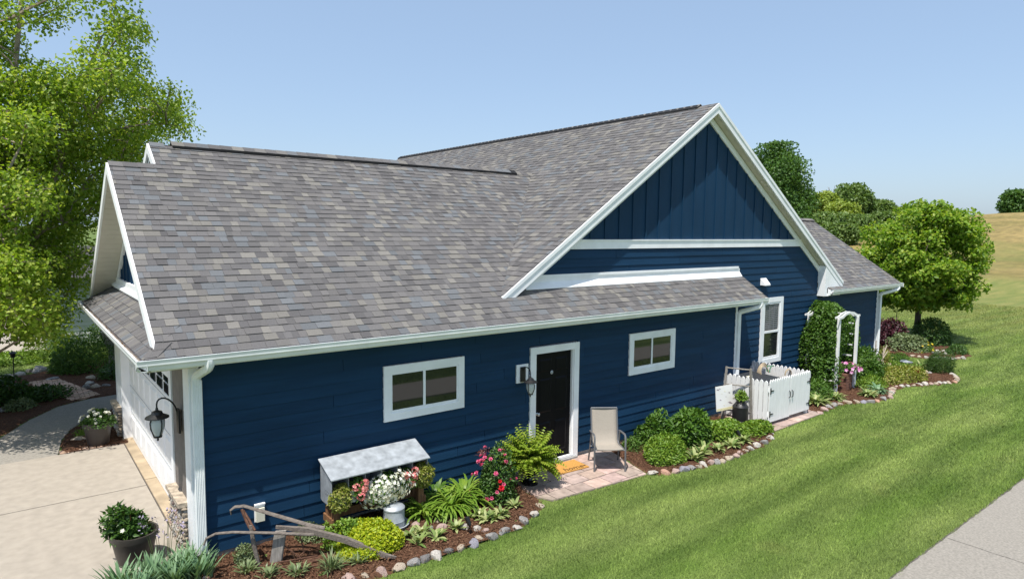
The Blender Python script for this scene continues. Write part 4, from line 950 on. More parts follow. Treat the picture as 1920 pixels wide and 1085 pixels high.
stones([(6.95, -1.44, .21, 'light'), (7.17, -1.54, .22, 'red'), (7.35, -1.63, .18, 'pink'), (7.55, -1.68, .21, 'slate'), (7.74, -1.71, .16, 'grey'), (7.89, -1.73, .14, 'tan'), (8.05, -1.74, .19, 'light'), (8.23, -1.76, .15, 'pink'), (8.35, -1.8, .16, 'grey'), (8.47, -1.83, .15, 'tan'), (8.72, -1.81, .18, 'tan'), (8.94, -1.81, .17, 'pink'), (9.14, -1.78, .14, 'pink'), (9.35, -1.76, .14, 'tan'), (9.57, -1.75, .17, 'light'), (9.81, -1.73, .2, 'light'), (10.12, -1.71, .21, 'grey'), (10.47, -1.61, .16, 'light'), (10.75, -1.47, .16, 'light'), (10.93, -1.3, .14, 'light')], 'from the patio along the bed before the picket fence', 'stones edging the middle bed')
stones([(13.21, -1.29, .16, 'pink'), (13.59, -1.22, .22, 'pink'), (13.88, -1.2, .18, 'grey'), (14.18, -1.15, .21, 'grey'), (14.42, -1.18, .17, 'tan'), (14.71, -1.24, .24, 'tan'), (14.96, -1.34, .2, 'tan'), (15.1, -1.46, .19, 'slate'), (15.26, -1.56, .21, 'grey'), (15.48, -1.61, .17, 'red'), (15.84, -1.63, .22, 'grey'), (16.15, -1.65, .19, 'pink'), (16.45, -1.56, .17, 'tan'), (16.71, -1.47, .17, 'light'), (16.96, -1.38, .17, 'pink'), (17.21, -1.3, .19, 'tan'), (17.5, -1.29, .17, 'pink'), (17.75, -1.33, .17, 'light'), (17.95, -1.41, .18, 'light'), (18.15, -1.49, .15, 'tan'), (18.38, -1.54, .19, 'light'), (18.6, -1.63, .22, 'light'), (18.78, -1.71, .16, 'pink'), (18.9, -1.79, .14, 'tan'), (19.08, -1.82, .17, 'light'), (19.25, -1.86, .16, 'light'), (19.4, -1.93, .18, 'tan'), (19.62, -2.0, .2, 'red'), (19.85, -1.98, .18, 'tan'), (20.09, -1.93, .2, 'tan'), (20.33, -1.83, .18, 'tan'), (20.55, -1.73, .18, 'light'), (20.75, -1.58, .18, 'light')], 'from the picket fence along the arbor bed edge', 'stones edging the arbor bed')
stones([(20.53, .11, .22, 'pink'), (20.72, -.03, .25, 'tan'), (19.5, -.98, .16, 'light'), (19.51, -1.2, .23, 'tan'), (21.29, -.67, .25, 'pink'), (20.42, -.98, .24, 'tan'), (20.31, -1.13, .17, 'grey'), (20.9, -.3, .2, 'light')], 'in the inner rows around the bucket', 'stones inside the arbor bed')
stones([(23.0, .35, .2, 'tan'), (23.05, .15, .2, 'tan'), (23.1, -.05, .22, 'light'), (23.08, -.28, .26, 'light'), (23.32, -.42, .25, 'grey'), (23.5, -.52, .24, 'light'), (23.64, -.66, .25, 'light'), (23.8, -.78, .22, 'tan'), (24.05, -.86, .22, 'light'), (24.64, .1, .28, 'light'), (24.96, .02, .24, 'light'), (24.25, .07, .25, 'grey'), (24.4, -.15, .2, 'light')], 'from the left in the bed under the maple', 'stones under the maple')
stones([(-1.99, 14.19, .3, 'light'), (-1.84, 14.1, .25, 'tan'), (-1.64, 14.29, .28, 'light'), (-1.46, 14.64, .26, 'tan'), (-1.2, 14.5, .5, 'grey'), (-.95, 13.0, .33, 'grey'), (-.31, 11.45, .25, 'grey'), (-.22, 11.84, .28, 'light'), (-.1, 11.35, .3, 'tan'), (.11, 11.3, .25, 'grey'), (-.1, 12.62, .28, 'tan'), (.3, 13.15, .28, 'grey'), (-1.59, 10.45, .22, 'grey'), (-2.08, 9.9, .25, 'grey')], 'among the boulders of the shaded bed left of the walk', 'boulders in the shaded bed')

# ------------------------------------------------------------------ plants
def lumps(d, n=9, amp=.28):
    r = np.ones(len(d))
    for _ in range(n):
        a = rdir(1)[0]; r += amp*np.clip((d@a-.5)/.5, 0, 1)
    return np.clip(r/r.mean(), .6, 1.5)
def dome_pts(n, rx, ry, h, inner=.55, amp=.25, low=0.0):
    d = rdir(n); d[:, 2] = np.abs(d[:, 2]) - low; d = norm(d)
    r = lumps(d, 10, amp)*(inner+(1-inner)*rng.random(n)**.5)
    return d*r[:, None]*np.array([rx, ry, h]), d
def foliage(name, par, m, pts, out, ln, wd, droop=.0, up=.6, fold=.25):
    n = len(pts); t = norm(out*.5+rdir(n)*.9+np.array([0, 0, up*.3-droop])); nr = norm(out+rdir(n)*.6+np.array([0, 0, up]))
    me = leaf_mesh(name, pts, t, nr, ln*rng.uniform(.7, 1.25, n), wd*rng.uniform(.75, 1.2, n), fold)
    return setp(link(name, me, m, par), None, None, None, 'stuff')
def stems(par, n, r, h, rad=.008, m='stem'):
    mb = MB()
    for k in range(n):
        a = random.uniform(0, 6.28); q = random.uniform(.2, .8)
        mb.tube([(0, 0, 0), (r*q*.4*math.cos(a), r*q*.4*math.sin(a), h*.4), (r*q*math.cos(a), r*q*math.sin(a), h*.8)], [rad, rad*.8, rad*.5], 5)
    mb.build('stems', m, par)
def bush(name, label, cat, loc, rx, ry, h, m, ln, wd, n, droop=0., amp=.35, inner=.45, stem=True, group=None, low=0.):
    t = thing(name, label, cat, (loc[0], loc[1], loc[2] if len(loc) > 2 else .02), 0, group)
    p, d = dome_pts(n, rx, ry, h, inner, amp, low); foliage('foliage', t, m, p, d, ln, wd, droop)
    if stem: stems(t, 7, min(rx, ry), h)
    return t
def straps(name, par, m, n, r0, L, w_, arch, spread, seg=5, z0=0.):
    a = rng.uniform(0, 2*np.pi, n); tl = rng.uniform(.05, spread, n); Ln = L*rng.uniform(.6, 1.1, n)
    bx = rng.uniform(0, r0, n)*np.cos(a+rng.normal(0, .6, n)); by = rng.uniform(0, r0, n)*np.sin(a+rng.normal(0, .6, n))
    V = []
    tw = np.sin(np.linspace(.25, np.pi*.98, seg+1))
    px, pz = np.zeros(n), np.full(n, z0); th = np.pi/2-tl
    for s in range(seg+1):
        sx, sy = -np.sin(a), np.cos(a); ww = w_*tw[s]*.5
        V.append(np.stack([bx+px*np.cos(a)+sx*ww, by+px*np.sin(a)+sy*ww, pz], 1)); V.append(np.stack([bx+px*np.cos(a)-sx*ww, by+px*np.sin(a)-sy*ww, pz], 1))
        st_ = Ln/seg; px = px+np.cos(th)*st_; pz = pz+np.sin(th)*st_; th = th-arch*rng.uniform(.5, 1.3, n)/seg*2
    V = np.stack(V, 1); k = 2*(seg+1); V[:, :, 2] = np.maximum(V[:, :, 2], .015); V = V.reshape(-1, 3)
    i = np.arange(n)[:, None]*k; Fq = np.concatenate([np.stack([i[:, 0]+2*s, i[:, 0]+2*s+1, i[:, 0]+2*s+3, i[:, 0]+2*s+2], 1) for s in range(seg)])
    return setp(link(name, fastmesh(name, V, Fq), m, par), None, None, None, 'stuff')
def clump(name, label, cat, loc, n, r0, L, w_, arch, spread, m, group=None):
    t = thing(name, label, cat, (loc[0], loc[1], .03), 0, group); straps('leaves', t, m, n, r0, L, w_, arch, spread); return t
BL = {}
def blossom_mesh(m, layers=3, n=6):
    k = (m, layers, n)
    if k not in BL:
        P = []; D = []; N_2 = []
        for l in range(layers):
            for q in range(n):
                a = 6.283*q/n+l*.5; e = .25+.45*l
                P.append((0, 0, 0)); D.append((math.cos(a)*math.cos(e), math.sin(a)*math.cos(e), math.sin(e))); N_2.append((-math.cos(a)*math.sin(e), -math.sin(a)*math.sin(e), math.cos(e)))
        BL[k] = leaf_mesh('blossom', np.array(P, float), np.array(D), np.array(N_2), 1.0, .85, .1); BL[k].materials.append(MT[m])
    return BL[k]
def blossom(par, m, p, s, out=None, layers=3, n=6):
    o = link('blossom', blossom_mesh(m, layers, n), None, par, p); o.scale = (s, s, s)
    if out is not None: o.rotation_euler = Vector(out).to_track_quat('Z', 'Y').to_euler()
    return o
def flower_mass(name, par, m, pts, out, s, n=5):
    P = np.repeat(pts, n, 0); O = np.repeat(norm(out+rdir(len(pts))*.4), n, 0)
    a = np.tile(np.arange(n)*6.283/n, len(pts)); u = norm(np.cross(O, np.array([.31, .2, .93]))); v = np.cross(O, u)
    d = u*np.cos(a)[:, None]+v*np.sin(a)[:, None]+O*.35
    return setp(link(name, leaf_mesh(name, P, d, O, s, s*.8, .1), m, par), None, None, None, 'stuff')

# front bed
bush('sedum', 'small grey green sedum mound by the plough upright', 'plant', (.37, -.36), .15, .15, .2, 'leaf_greyish', .03, .02, 900)
bush('sedum', 'low grey green sedum mound left of the wooden planter posts', 'plant', (1.28, -.2), .22, .18, .2, 'leaf_greyish', .035, .022, 1500)
bush('sedum', 'small fresh green mound touching the left planter post', 'plant', (1.50, -.33), .13, .12, .18, 'leaf_light', .04, .025, 700)
gc = bush('creeping_jenny', 'wide lime yellow groundcover mound before the planter', 'plant', (1.76, -.90), .48, .40, .30, 'leaf_lime', .045, .034, 7500, .1, .2, .75, False)
p, d = dome_pts(1500, .36, .2, .33, .7, .2); foliage('foliage', gc, 'leaf_light', p+np.array([-.05, .24, 0]), d, .05, .034)
clump('grass_tuft', 'grey green spiky tuft at the tip of the plough beam', 'plant', (1.18, -1.18), 110, .08, .24, .014, .5, 1.1, 'leaf_greyish')
for x, y, lab in ((.8, -1.05, 'small leafy plant below the plough tines'), (.5, -.88, 'short sprouting plant under the plough handles'), (.33, -.62, 'small plant beside the front upright of the plough'), (1.5, -1.25, 'small green plant between plough tip and lime groundcover')):
    clump('small_plant', lab, 'plant', (x, y), 60, .09, .15, .022, .6, .9, 'leaf_greyish')
for x, y, L, n, lab in ((3.29, -.17, .55, 70, 'daylily clump behind the right planter post'), (2.88, -.55, .42, 130, 'low daylily clump beside the galvanised drinker'), (3.28, -.64, .52, 210, 'broad arching daylily clump in the middle of the front bed'), (3.62, -.50, .55, 190, 'daylily clump left of the pink rose bush')):
    clump('daylily', lab, 'plant', (x, y), n, .14, L, .042, 1.15, .9, 'leaf_light' if n > 100 else 'leaf_green')
hl = ['low hosta sprout nearest the lime groundcover', 'small hosta by the inner stones behind the tan one', 'hosta sprout left of the middle inner stone', 'hosta sprout right of the drinker stones', 'upright leafy sprout below the daylilies', 'narrow upright sprout left of the rose bed gap', 'leafy sprout under the rose bush', 'pale bladed sprout near the patio end of the front bed', 'tiny sprout beside the upright sprout', 'small sprout at the stone border under the drinker']
for (x, y), lab in zip(((2.38, -1.03), (2.55, -1.05), (2.64, -1.28), (3.0, -1.22), (3.5, -1.07), (3.5, -1.25), (3.78, -1.24), (4.13, -1.13), (3.62, -1.3), (2.35, -1.28)), hl):
    clump('hosta', lab, 'plant', (x, y), 22, .04, .19, .05, .7, 1.0, 'leaf_hosta')
rs = bush('rose_bush', 'rose bush with pink flowers left of the fern urn', 'rose', (4.02, -.72, .03), .33, .30, .78, 'leaf_deep', .05, .034, 3200, 0, .25, .35)
for k in range(34):
    a = random.uniform(0, 6.28); e = random.uniform(-.1, 1.25); r = random.uniform(.9, 1.15)
    dd = (math.cos(a)*math.cos(e), math.sin(a)*math.cos(e), math.sin(e))
    blossom(rs, 'bloom_pink', (dd[0]*.34*r, dd[1]*.31*r, .12+abs(dd[2])*.68*r), random.uniform(.030, .046), dd)
blossom(rs, 'bloom_red', (-.12, -.36, .34), .055, (-.2, -1, .5)); blossom(rs, 'bloom_red', (-.1, -.3, .42), .035, (-.2, -1, .5))
hc = thing('coral_bells', 'airy brown flower stalks rising against the blue wall', 'plant', (4.22, -.2, .03)); stems(hc, 6, .12, .62, .005, 'stem')
p, d = dome_pts(110, .16, .08, .09, .2); foliage('flower_heads', hc, 'bloom_brown', p+np.array([-.02, 0, .56]), d, .03, .018)
straps('leaves', hc, 'leaf_bronze', 30, .06, .14, .05, .6, 1.0)
# fern in the urn
fe = thing('boston_fern', 'large arching green fern in the black urn', 'fern', (4.93, -.52, .37))
P, D, N2 = [], [], []
for k in range(150):
    a = random.uniform(0, 6.283); el = random.uniform(.3, 1.5); L = random.uniform(.44, .60)+.06*el; p = Vector((0, 0, 0)); th = el
    for s in range(13):
        st_ = L/13; p = p+Vector((math.cos(a)*math.cos(th), math.sin(a)*math.cos(th), math.sin(th)))*st_; th -= .13-.06*el
        sw_ = math.sin(math.pi*(s+1.2)/14.5)
        for q in (-1, 1):
            P.append(p); D.append((-math.sin(a)*q+math.cos(a)*.5, math.cos(a)*q+math.sin(a)*.5, -.15)); N2.append((random.gauss(0, .25)-math.cos(a)*.2, random.gauss(0, .25)-math.sin(a)*.2, 1))
P = np.array(P, float); sw = np.tile(np.repeat(np.sin(np.pi*(np.arange(13)+1.2)/14.5), 2), 150)
setp(link('fronds', leaf_mesh('fronds', P, np.array(D), np.array(N2), .085*sw+.02, .045*sw+.014, .15), 'leaf_fern', fe), None, None, None, 'stuff')
# plants in the nest box planter
def planterplant(name, label, x, m, rx, h, n, ln, wd, y=-.42, z=.60, droop=.35):
    t = thing(name, label, 'plant', (x, y, z)); d = rdir(n); d[:, 1] = -np.abs(d[:, 1])*.9+.25; d = norm(d)
    p = d*(lumps(d, 8, .3)*(.5+.5*rng.random(n)**.5))[:, None]*np.array([rx, .17, h]); foliage('foliage', t, m, p, d, ln, wd, droop); return t
planterplant('trailing_plant', 'bronze green trailing plant spilling from the left end of the planter', 1.63, 'leaf_bronze', .17, .17, 2000, .035, .026, -.45, .60)
planterplant('trailing_plant', 'bronze green trailing plant spilling from the right end of the planter', 2.84, 'leaf_bronze', .16, .18, 2000, .035, .026, -.45, .62)
def gerani(label, x):
    t = planterplant('geranium', label, x, 'leaf_green', .12, .12, 500, .05, .045, -.42, .64)
    n = 90; d = rdir(n); d[:, 1] = -np.abs(d[:, 1]); d[:, 2] += .3; d = norm(d)
    c = np.array([[-.05, -.1, .06], [.05, -.12, .02], [.0, -.14, -.06], [.08, -.08, .09]])[rng.integers(0, 4, n)]
    flower_mass('blossoms', t, 'bloom_coral', c+d*.05, d, .028)
gerani('coral pink geranium in the left half of the planter', 1.87); gerani('coral pink geranium in the right half of the planter', 2.66)
pt = planterplant('white_petunia', 'mass of white flowers spilling from the middle of the planter', 2.27, 'leaf_green', .3, .22, 900, .04, .03, -.45, .58)
d = rdir(480); d[:, 2] -= .15; d[:, 1] = -np.abs(d[:, 1])-.1; d = norm(d); flower_mass('blossoms', pt, 'bloom_white', d*np.array([.38, .21, .23])*rng.uniform(.7, 1.15, (480, 1))*lumps(d, 10, .3)[:, None], d, .032)
# pots
pa = bush('potted_shrub', 'glossy green shrub growing in the pot on the driveway corner', 'plant', (-.76, .54, .36), .21, .19, .40, 'leaf_deep', .085, .04, 1300, -.3, .4, .3)
straps('spikes', pa, 'bloom_brown', 14, .04, .42, .014, .3, .9)
for q in ((-.22, .05, .2), (.17, -.1, .1), (-.1, -.2, .16)): blossom(pa, 'bloom_white', q, .03, q, 2, 5)
pb = bush('potted_shrub', 'leafy plant with white flowers in the pot by the far pillar', 'plant', (-.58, 6.0, .42), .25, .24, .28, 'leaf_deep', .07, .035, 1500, -.1, .3, .35)
for k in range(26):
    a = random.uniform(0, 6.28); e = random.uniform(.1, 1.3); dd = (math.cos(a)*math.cos(e), math.sin(a)*math.cos(e), math.sin(e)); blossom(pb, 'bloom_white', (dd[0]*.31, dd[1]*.29, dd[2]*.31), random.uniform(.03, .05), dd, 2, 5)
bush('small_weed', 'small grass tuft beside the far flower pot', 'plant', (-.82, 6.75), .1, .1, .12, 'leaf_light', .08, .012, 160, 0, .2, .2, False)
bush('milk_can_plant', 'bright green plant growing from the black milk can', 'plant', (10.78, -.72, .60), .15, .14, .19, 'leaf_light', .055, .03, 420, 0, .3, .3)
# iris patch and lavender stalks at the bottom left
for k, (x, y, n) in enumerate(((-.95, -.12, 70), (-.62, -.18, 100), (-.30, -.18, 110), (-.45, -.42, 110), (-.85, -.45, 100), (-.18, -.45, 80), (-.16, -.10, 50))):
    clump('iris_clump', '%s of the blue green iris clumps from the driveway edge' % ordinal(k+1), 'iris', (x, y), n, .14, .33, .030, .35, .5, 'leaf_blue', 'iris clumps at the driveway edge')
lv = thing('wiry_perennial', 'wiry stalks with faded lilac flowers rising from the iris patch', 'plant', (-.45, .1, .03)); mb = MB(); tips = []
for k in range(11):
    a = random.uniform(0, 6.28); r = random.uniform(.05, .45); h = random.uniform(.45, .75); e = (r*math.cos(a), r*.5*math.sin(a)-.05, h); mb.tube([(r*.4*math.cos(a), 0, 0), (r*.7*math.cos(a), r*.3*math.sin(a), h*.6), e], [.004, .0035, .0025], 4); tips.append(e)
mb.build('stalks', 'stem', lv); tp = np.repeat(np.array(tips), 7, 0)+rng.normal(size=(77, 3))*np.array([.015, .015, .05]); flower_mass('flower_heads', lv, 'bloom_lilac', tp, rdir(77), .018, 4)

# middle bed
bush('aster', 'small round green mound just behind the patio chair', 'plant', (7.62, -.36), .20, .2, .24, 'leaf_green', .04, .02, 800)
bush('tall_perennial', 'upright leafy perennial against the blue wall right of the chair', 'plant', (8.15, -.42), .32, .26, .56, 'leaf_green', .09, .045, 2200, .1, .5, .3)
bush('peony', 'large dark green peony bush at the middle bed', 'bush', (8.98, -.74), .70, .46, .62, 'leaf_green', .12, .06, 6000, .1, .55, .4)
bush('low_shrub', 'low bright green shrub spreading behind the reddish edging stones', 'bush', (7.68, -1.14), .58, .36, .32, 'leaf_light', .07, .035, 5200, 0, .4, .45)
bush('mounded_perennial', 'light green mounded perennial before the art panel', 'plant', (9.75, -.95), .50, .38, .33, 'leaf_light', .07, .05, 5000, .1, .5, .45)
bush('mounded_perennial', 'light green mounded perennial at the foot of the ladder', 'plant', (10.42, -1.22), .42, .26, .23, 'leaf_light', .06, .045, 3400, .1, .4, .45)
for x, y, lab in ((8.4, -1.42, 'variegated hosta behind the pale edging stones'), (8.9, -1.45, 'variegated hosta under the peony bush'), (9.3, -1.5, 'variegated hosta left of the middle bed spotlight'), (8.65, -1.3, 'hosta sprout against the peony bush'), (9.75, -1.48, 'leafy hosta right of the middle bed spotlight'), (8.1, -1.5, 'small hosta nearest the purplish edging stone')):
    clump('hosta', lab, 'plant', (x, y), 34, .05, .25, .06, .8, 1.05, 'leaf_hosta')
# arbor bed
vn = thing('climbing_vine', 'dense green vine climbing over the white arbor', 'vine', (16.0, -.1, 0))
ps, ds = [], []
for n, c, r in ((8000, (-.32, .08, 1.05), (.42, .44, 1.1)), (7000, (.95, .12, 1.2), (.55, .5, 1.12)), (3000, (.05, -.26, 1.5), (.5, .1, .55)), (4500, (.05, .1, 2.02), (.62, .42, .30)), (5000, (.12, .30, 1.3), (.62, .25, 1.05)), (1200, (-.45, -.15, .55), (.35, .35, .6)), (2600, (-.35, -.27, 1.4), (.3, .11, .6))):
    d = rdir(n); p = d*(lumps(d, 14, .22)*(.62+.38*rng.random(n)**.6))[:, None]*np.array(r)+np.array(c); ps.append(p); ds.append(d)
ps = np.concatenate(ps); ds = np.concatenate(ds); k_ = (ps[:, 2] > .05) & (ps[:, 1] < .52); foliage('foliage', vn, 'leaf_green', ps[k_], ds[k_], .075, .055, .25, .3)
stems(vn, 6, .3, 1.2, .014, 'bark')
fp = thing('petunia', 'pink and white petunias in the basket under the arbor', 'plant', (16.2, -.58, .58)); p, d = dome_pts(320, .26, .22, .18, .4); foliage('foliage', fp, 'leaf_green', p, d, .05, .035, .3)
p, d = dome_pts(54, .34, .30, .22, .9)
for q, e in zip(p, d): blossom(fp, 'bloom_magenta', tuple(q-np.array([0, 0, .05])), .055, tuple(e), 1, 5)
bush('leafy_plant', 'dark leafy plant between the gate and the arbor', 'plant', (14.6, -.45), .55, .4, .45, 'leaf_green', .13, .03, 1500, .2, .2, .4)
clump('hosta', 'yellow green hosta clump beside the right gate post', 'plant', (13.9, -.80), 150, .2, .34, .06, .9, 1.0, 'leaf_hosta'); clump('hosta', 'yellow hosta clump before the vine covered arbor post', 'plant', (14.75, -.9), 90, .14, .28, .055, .9, 1.0, 'leaf_hosta')
clump('hosta', 'variegated hosta in the curve of the arbor bed border', 'plant', (15.85, -1.25), 60, .1, .3, .06, .9, 1.1, 'leaf_hosta'); clump('hosta', 'silvery hosta beside the one in the border curve', 'plant', (16.4, -1.25), 60, .1, .32, .07, .9, 1.1, 'leaf_blue')
bush('leafy_bush', 'green bush leaning on the right post of the arbor', 'bush', (17.5, -.40), .80, .6, .95, 'leaf_green', .10, .04, 4800, .2, .45, .4)
bush('leafy_bush', 'olive green low bush in front of the bundle of sticks', 'bush', (18.5, -.85), .85, .5, .48, 'leaf_bronze', .08, .04, 3600, .2, .45, .4)
bush('leafy_bush', 'low yellow green plant left of the bucket', 'plant', (19.5, -.62), .6, .4, .36, 'leaf_light', .07, .03, 2000, .2, .3, .45)
bush('feathery_bush', 'feathery dark green bush at the far end of the arbor bed', 'bush', (20.9, -1.15), .55, .4, .55, 'leaf_deep', .12, .012, 2600, -.2, .25, .4)
bush('leafy_bush', 'tan tipped shrub by the far house corner', 'bush', (20.9, .75), .55, .5, .6, 'leaf_bronze', .08, .03, 1600, 0, .3, .4)
bush('leafy_bush', 'green groundcover behind the bucket', 'plant', (21.2, .1), .5, .35, .3, 'leaf_green', .07, .03, 1100, 0, .3, .4)
clump('hosta', 'hosta beside the bucket', 'plant', (20.75, -.75), 40, .08, .35, .07, .8, 1.0, 'leaf_hosta')
bush('leafy_bush', 'low green plant filling the gap before the right arbor post', 'plant', (16.95, -.85), .45, .32, .3, 'leaf_light', .07, .035, 1500, .1, .45, .4)
bush('leafy_bush', 'small dark plant under the leaning sticks', 'plant', (18.1, -.1), .5, .35, .5, 'leaf_green', .08, .035, 1600, .1, .45, .4)
rf = thing('red_flower', 'single red flower by the inner arbor stones', 'flower', (19.35, -1.1, .03)); stems(rf, 4, .05, .16, .005); blossom(rf, 'bloom_red', (0, -.02, .17), .09, (0, -.6, 1)); straps('leaves', rf, 'leaf_green', 16, .05, .15, .04, .6, 1.0)
# maple bed
bush('barberry', 'dark purple red shrub left of the maple trunk', 'bush', (25.2, 2.1), 1.15, .7, 1.0, 'leaf_purple', .11, .07, 2600, 0, .3, .4)
bush('boxwood', 'round dark green shrub right of the maple trunk', 'bush', (26.6, 1.0), .8, .7, 1.05, 'leaf_deep', .09, .05, 3000, 0, .15, .5)
bush('leafy_bush', 'pale green shrub before the maple trunk', 'bush', (24.3, .95), .75, .5, .7, 'leaf_greyish', .11, .05, 1800, .1, .3, .4)
yb = bush('yellow_flowers', 'low plant with yellow flowers in the maple bed', 'plant', (24.5, .45), .35, .3, .25, 'leaf_green', .07, .03, 500, 0, .3, .4); p, d = dome_pts(24, .36, .3, .28, .9); flower_mass('blossoms', yb, 'bloom_yellow', p, d, .05)
bush('leafy_bush', 'dark low plant at the right end of the maple bed', 'plant', (25.0, -.35), .5, .35, .3, 'leaf_deep', .08, .04, 1000, 0, .3, .4)
# front garden at far left
bush('spirea', 'wide dark green shrub mass beyond the brick path', 'bush', (-.15, 14.0), 1.25, .9, 1.05, 'leaf_green', .08, .035, 6500, .1, .3, .5)
bush('spirea', 'tall green shrub before the neighbor corner board', 'bush', (-.75, 16.6), .7, .6, 1.25, 'leaf_light', .10, .03, 2800, 0, .25, .4)
bush('spirea', 'yellow green shrub behind the stone urn', 'bush', (1.2, 15.6), 1.3, .8, 1.2, 'leaf_light', .08, .035, 4200, .1, .25, .5)
bush('groundcover', 'bright green groundcover along the neighbor driveway', 'plant', (-2.2, 16.6), 1.7, .9, .22, 'leaf_light', .09, .05, 4500, 0, .25, .4, False)
bush('hosta_mass', 'shaded leafy clump at the left edge of the walk bed', 'plant', (-2.3, 10.9), .8, .7, .55, 'leaf_deep', .12, .07, 1800, 0, .3, .4)
bush('low_shrub', 'shaded low shrub beside the brick path', 'plant', (-1.4, 10.7), .6, .5, .32, 'leaf_deep', .1, .05, 1200, 0, .3, .4)
bush('low_shrub', 'small shaded plant near the curved walk', 'plant', (-1.75, 9.9), .3, .26, .22, 'leaf_greyish', .09, .05, 420, 0, .3, .4)
bush('low_shrub', 'shaded plants among the boulders behind the walk', 'plant', (.7, 12.3), .6, .6, .4, 'leaf_deep', .1, .05, 1300, 0, .3, .4)
bush('urn_plant', 'dark plant in the stone urn', 'plant', (.55, 13.9, 1.1), .28, .28, .22, 'leaf_deep', .1, .03, 400, .1, .3, .4)

# ------------------------------------------------------------------ trees
def pxdir(x, depth, z):   # a ground direction seen from the photographer's spot
    k = (x-960)/1214.58
    v = Vector((FW.x, FW.y, 0)).normalized(); r = Vector((RT.x, RT.y, 0)).normalized()
    p = CAM+v*depth+r*(k*depth); return Vector((p.x, p.y, z))
def limb(mb, a, b, r0, r1, sag=.15, seg=5):
    a, b = Vector(a), Vector(b); L = (b-a).length; n = 4
    j = [Vector((random.gauss(0, .04), random.gauss(0, .04), 0))*L for _ in range(n+1)]
    pts = [a.lerp(b, i/n)+Vector((0, 0, sag*L*math.sin(math.pi*i/n)))+(j[i] if 0 < i < n else Vector()) for i in range(n+1)]
    mb.tube(pts, [r0+(r1-r0)*i/n for i in range(n+1)], seg)
    return pts
def tree(name, label, base, trunks, clusters, per, rad, leaf, wd, lm, bm, droop=.2, tr=.15, branch=True, group=None, flat=.7):
    t = thing(name, label, 'tree', base, 0, group); base = Vector(base); mb = MB(); anch = []
    for tp in trunks:
        n = len(tp); pts = [Vector(q) for q in tp]; mb.tube(pts, [tr*(1-.8*i/(n-1)) for i in range(n)], 8)
        for a, b in zip(pts[:-1], pts[1:]):
            for f in (0, .25, .5, .75): anch.append(a.lerp(b, f))
        anch.append(pts[-1])
    tr_o = mb.build('trunk', bm, t, True)
    C = np.array([tuple(c) for c in clusters])
    if branch:
        mb = MB()
        for c in clusters:
            c = Vector(c); cand = [a for a in anch if a.z < c.z+.2 and a.z > .25*c.z] or anch
            a = min(cand, key=lambda q: (q-c).length+max(0, q.z-c.z+.4*(Vector((q.x-c.x, q.y-c.y)).length))*1.2)
            r0 = min(tr*.4, .012+.012*(c-a).length); pts = limb(mb, a, c, r0, .006, .08)
            anch.append(pts[2]); anch.append(pts[3])
            for _ in range(3):
                e = c+Vector((random.gauss(0, 1), random.gauss(0, 1), random.gauss(0, .6)))*rad*.4; limb(mb, pts[3], e, .007, .003, .05, 4)
        mb.build('branches', bm, t, True)
    n = len(C)*per; ci = np.repeat(np.arange(len(C)), per); sc = np.repeat(rng.uniform(.65, 1.3, len(C)), per)
    d = rdir(n); r = rng.random(n)**.45; pts = C[ci]+d*(r*sc*rad)[:, None]*np.array([1, 1, flat]); pts[:, 2] -= .12*rad*r
    foliage('crown', t, lm, pts, d, leaf, wd, droop, .5); return t
# big multi-stemmed tree at the left
random.seed(21)
LB = Vector((-2.7, 9.6, 0)); edge = [(-300, 215), (0, 245), (40, 262), (90, 262), (130, 295), (170, 330), (215, 372), (240, 375), (265, 300), (290, 262), (330, 225), (420, 200), (500, 190), (560, 165), (600, 140), (640, 95)]
cl = []
while len(cl) < 820:
    y = random.uniform(-330, 625) if random.random() < .6 else random.uniform(140, 625); x = random.uniform(-300, 380)
    xr = np.interp(y, [e[0] for e in edge], [e[1] for e in edge])-12
    if x > xr: continue
    if y < 130 and 30 < x < 190 and random.random() < .72: continue
    if y < 250 and random.random() < .25: continue
    dp = 13.8+random.uniform(-1, 1)*(2.6 if y > 200 else 2.0); dp += max(0, (x-40)/300)*2.8 if y > 150 else 0
    p = CAM+FW*dp+RT*((x-960)/1214.58*dp)+UP*((542.5-y)/1214.58*dp)
    if p.x > -1.3 and p.y < 7.9 and p.z < 6.4: continue
    if p.z < 1.9: continue
    cl.append(p-LB)
tree('shade_tree', 'large spreading multi stemmed tree left of the garage', tuple(LB), [[(0, 0, 0), (.25, -.1, 2), (.7, -.5, 4.5), (1.15, -.9, 7), (1.5, -1.2, 10)], [(-.2, .1, 0), (0, .3, 2.5), (.2, .2, 5), (.7, .1, 8), (1.0, .2, 11)], [(.1, -.2, 0), (.7, -.4, 2.2), (1.6, -.6, 4.6), (2.3, -.5, 7), (2.8, -.6, 8.5)], [(-.1, 0, 0), (-.9, -.2, 3), (-1.4, -.4, 6), (-1.6, -.3, 9)]], cl, 220, .54, .084, .064, 'tree_leaf', 'bark_pale', .25, .15)
# maple on the lawn
random.seed(5)
cl = []
while len(cl) < 270:
    d = rdir(1)[0]; r = random.random()**.38; z = 3.25+d[2]*r*2.3
    w_ = 1.0-.12*max(0, (z-3.2)/2.4); p = (d[0]*r*2.1, d[1]*r*2.1, z)
    if z < 1.45: continue
    cl.append(p)
tree('maple_tree', 'rounded bright green maple tree on the lawn right of the house', (27.0, 1.7, 0), [[(0, 0, 0), (.03, 0, 1.2), (-.02, .05, 2.6), (.05, 0, 4.0), (0, 0, 5.2)]], cl, 170, .42, .14, .11, 'maple_leaf', 'bark', .25, .13)
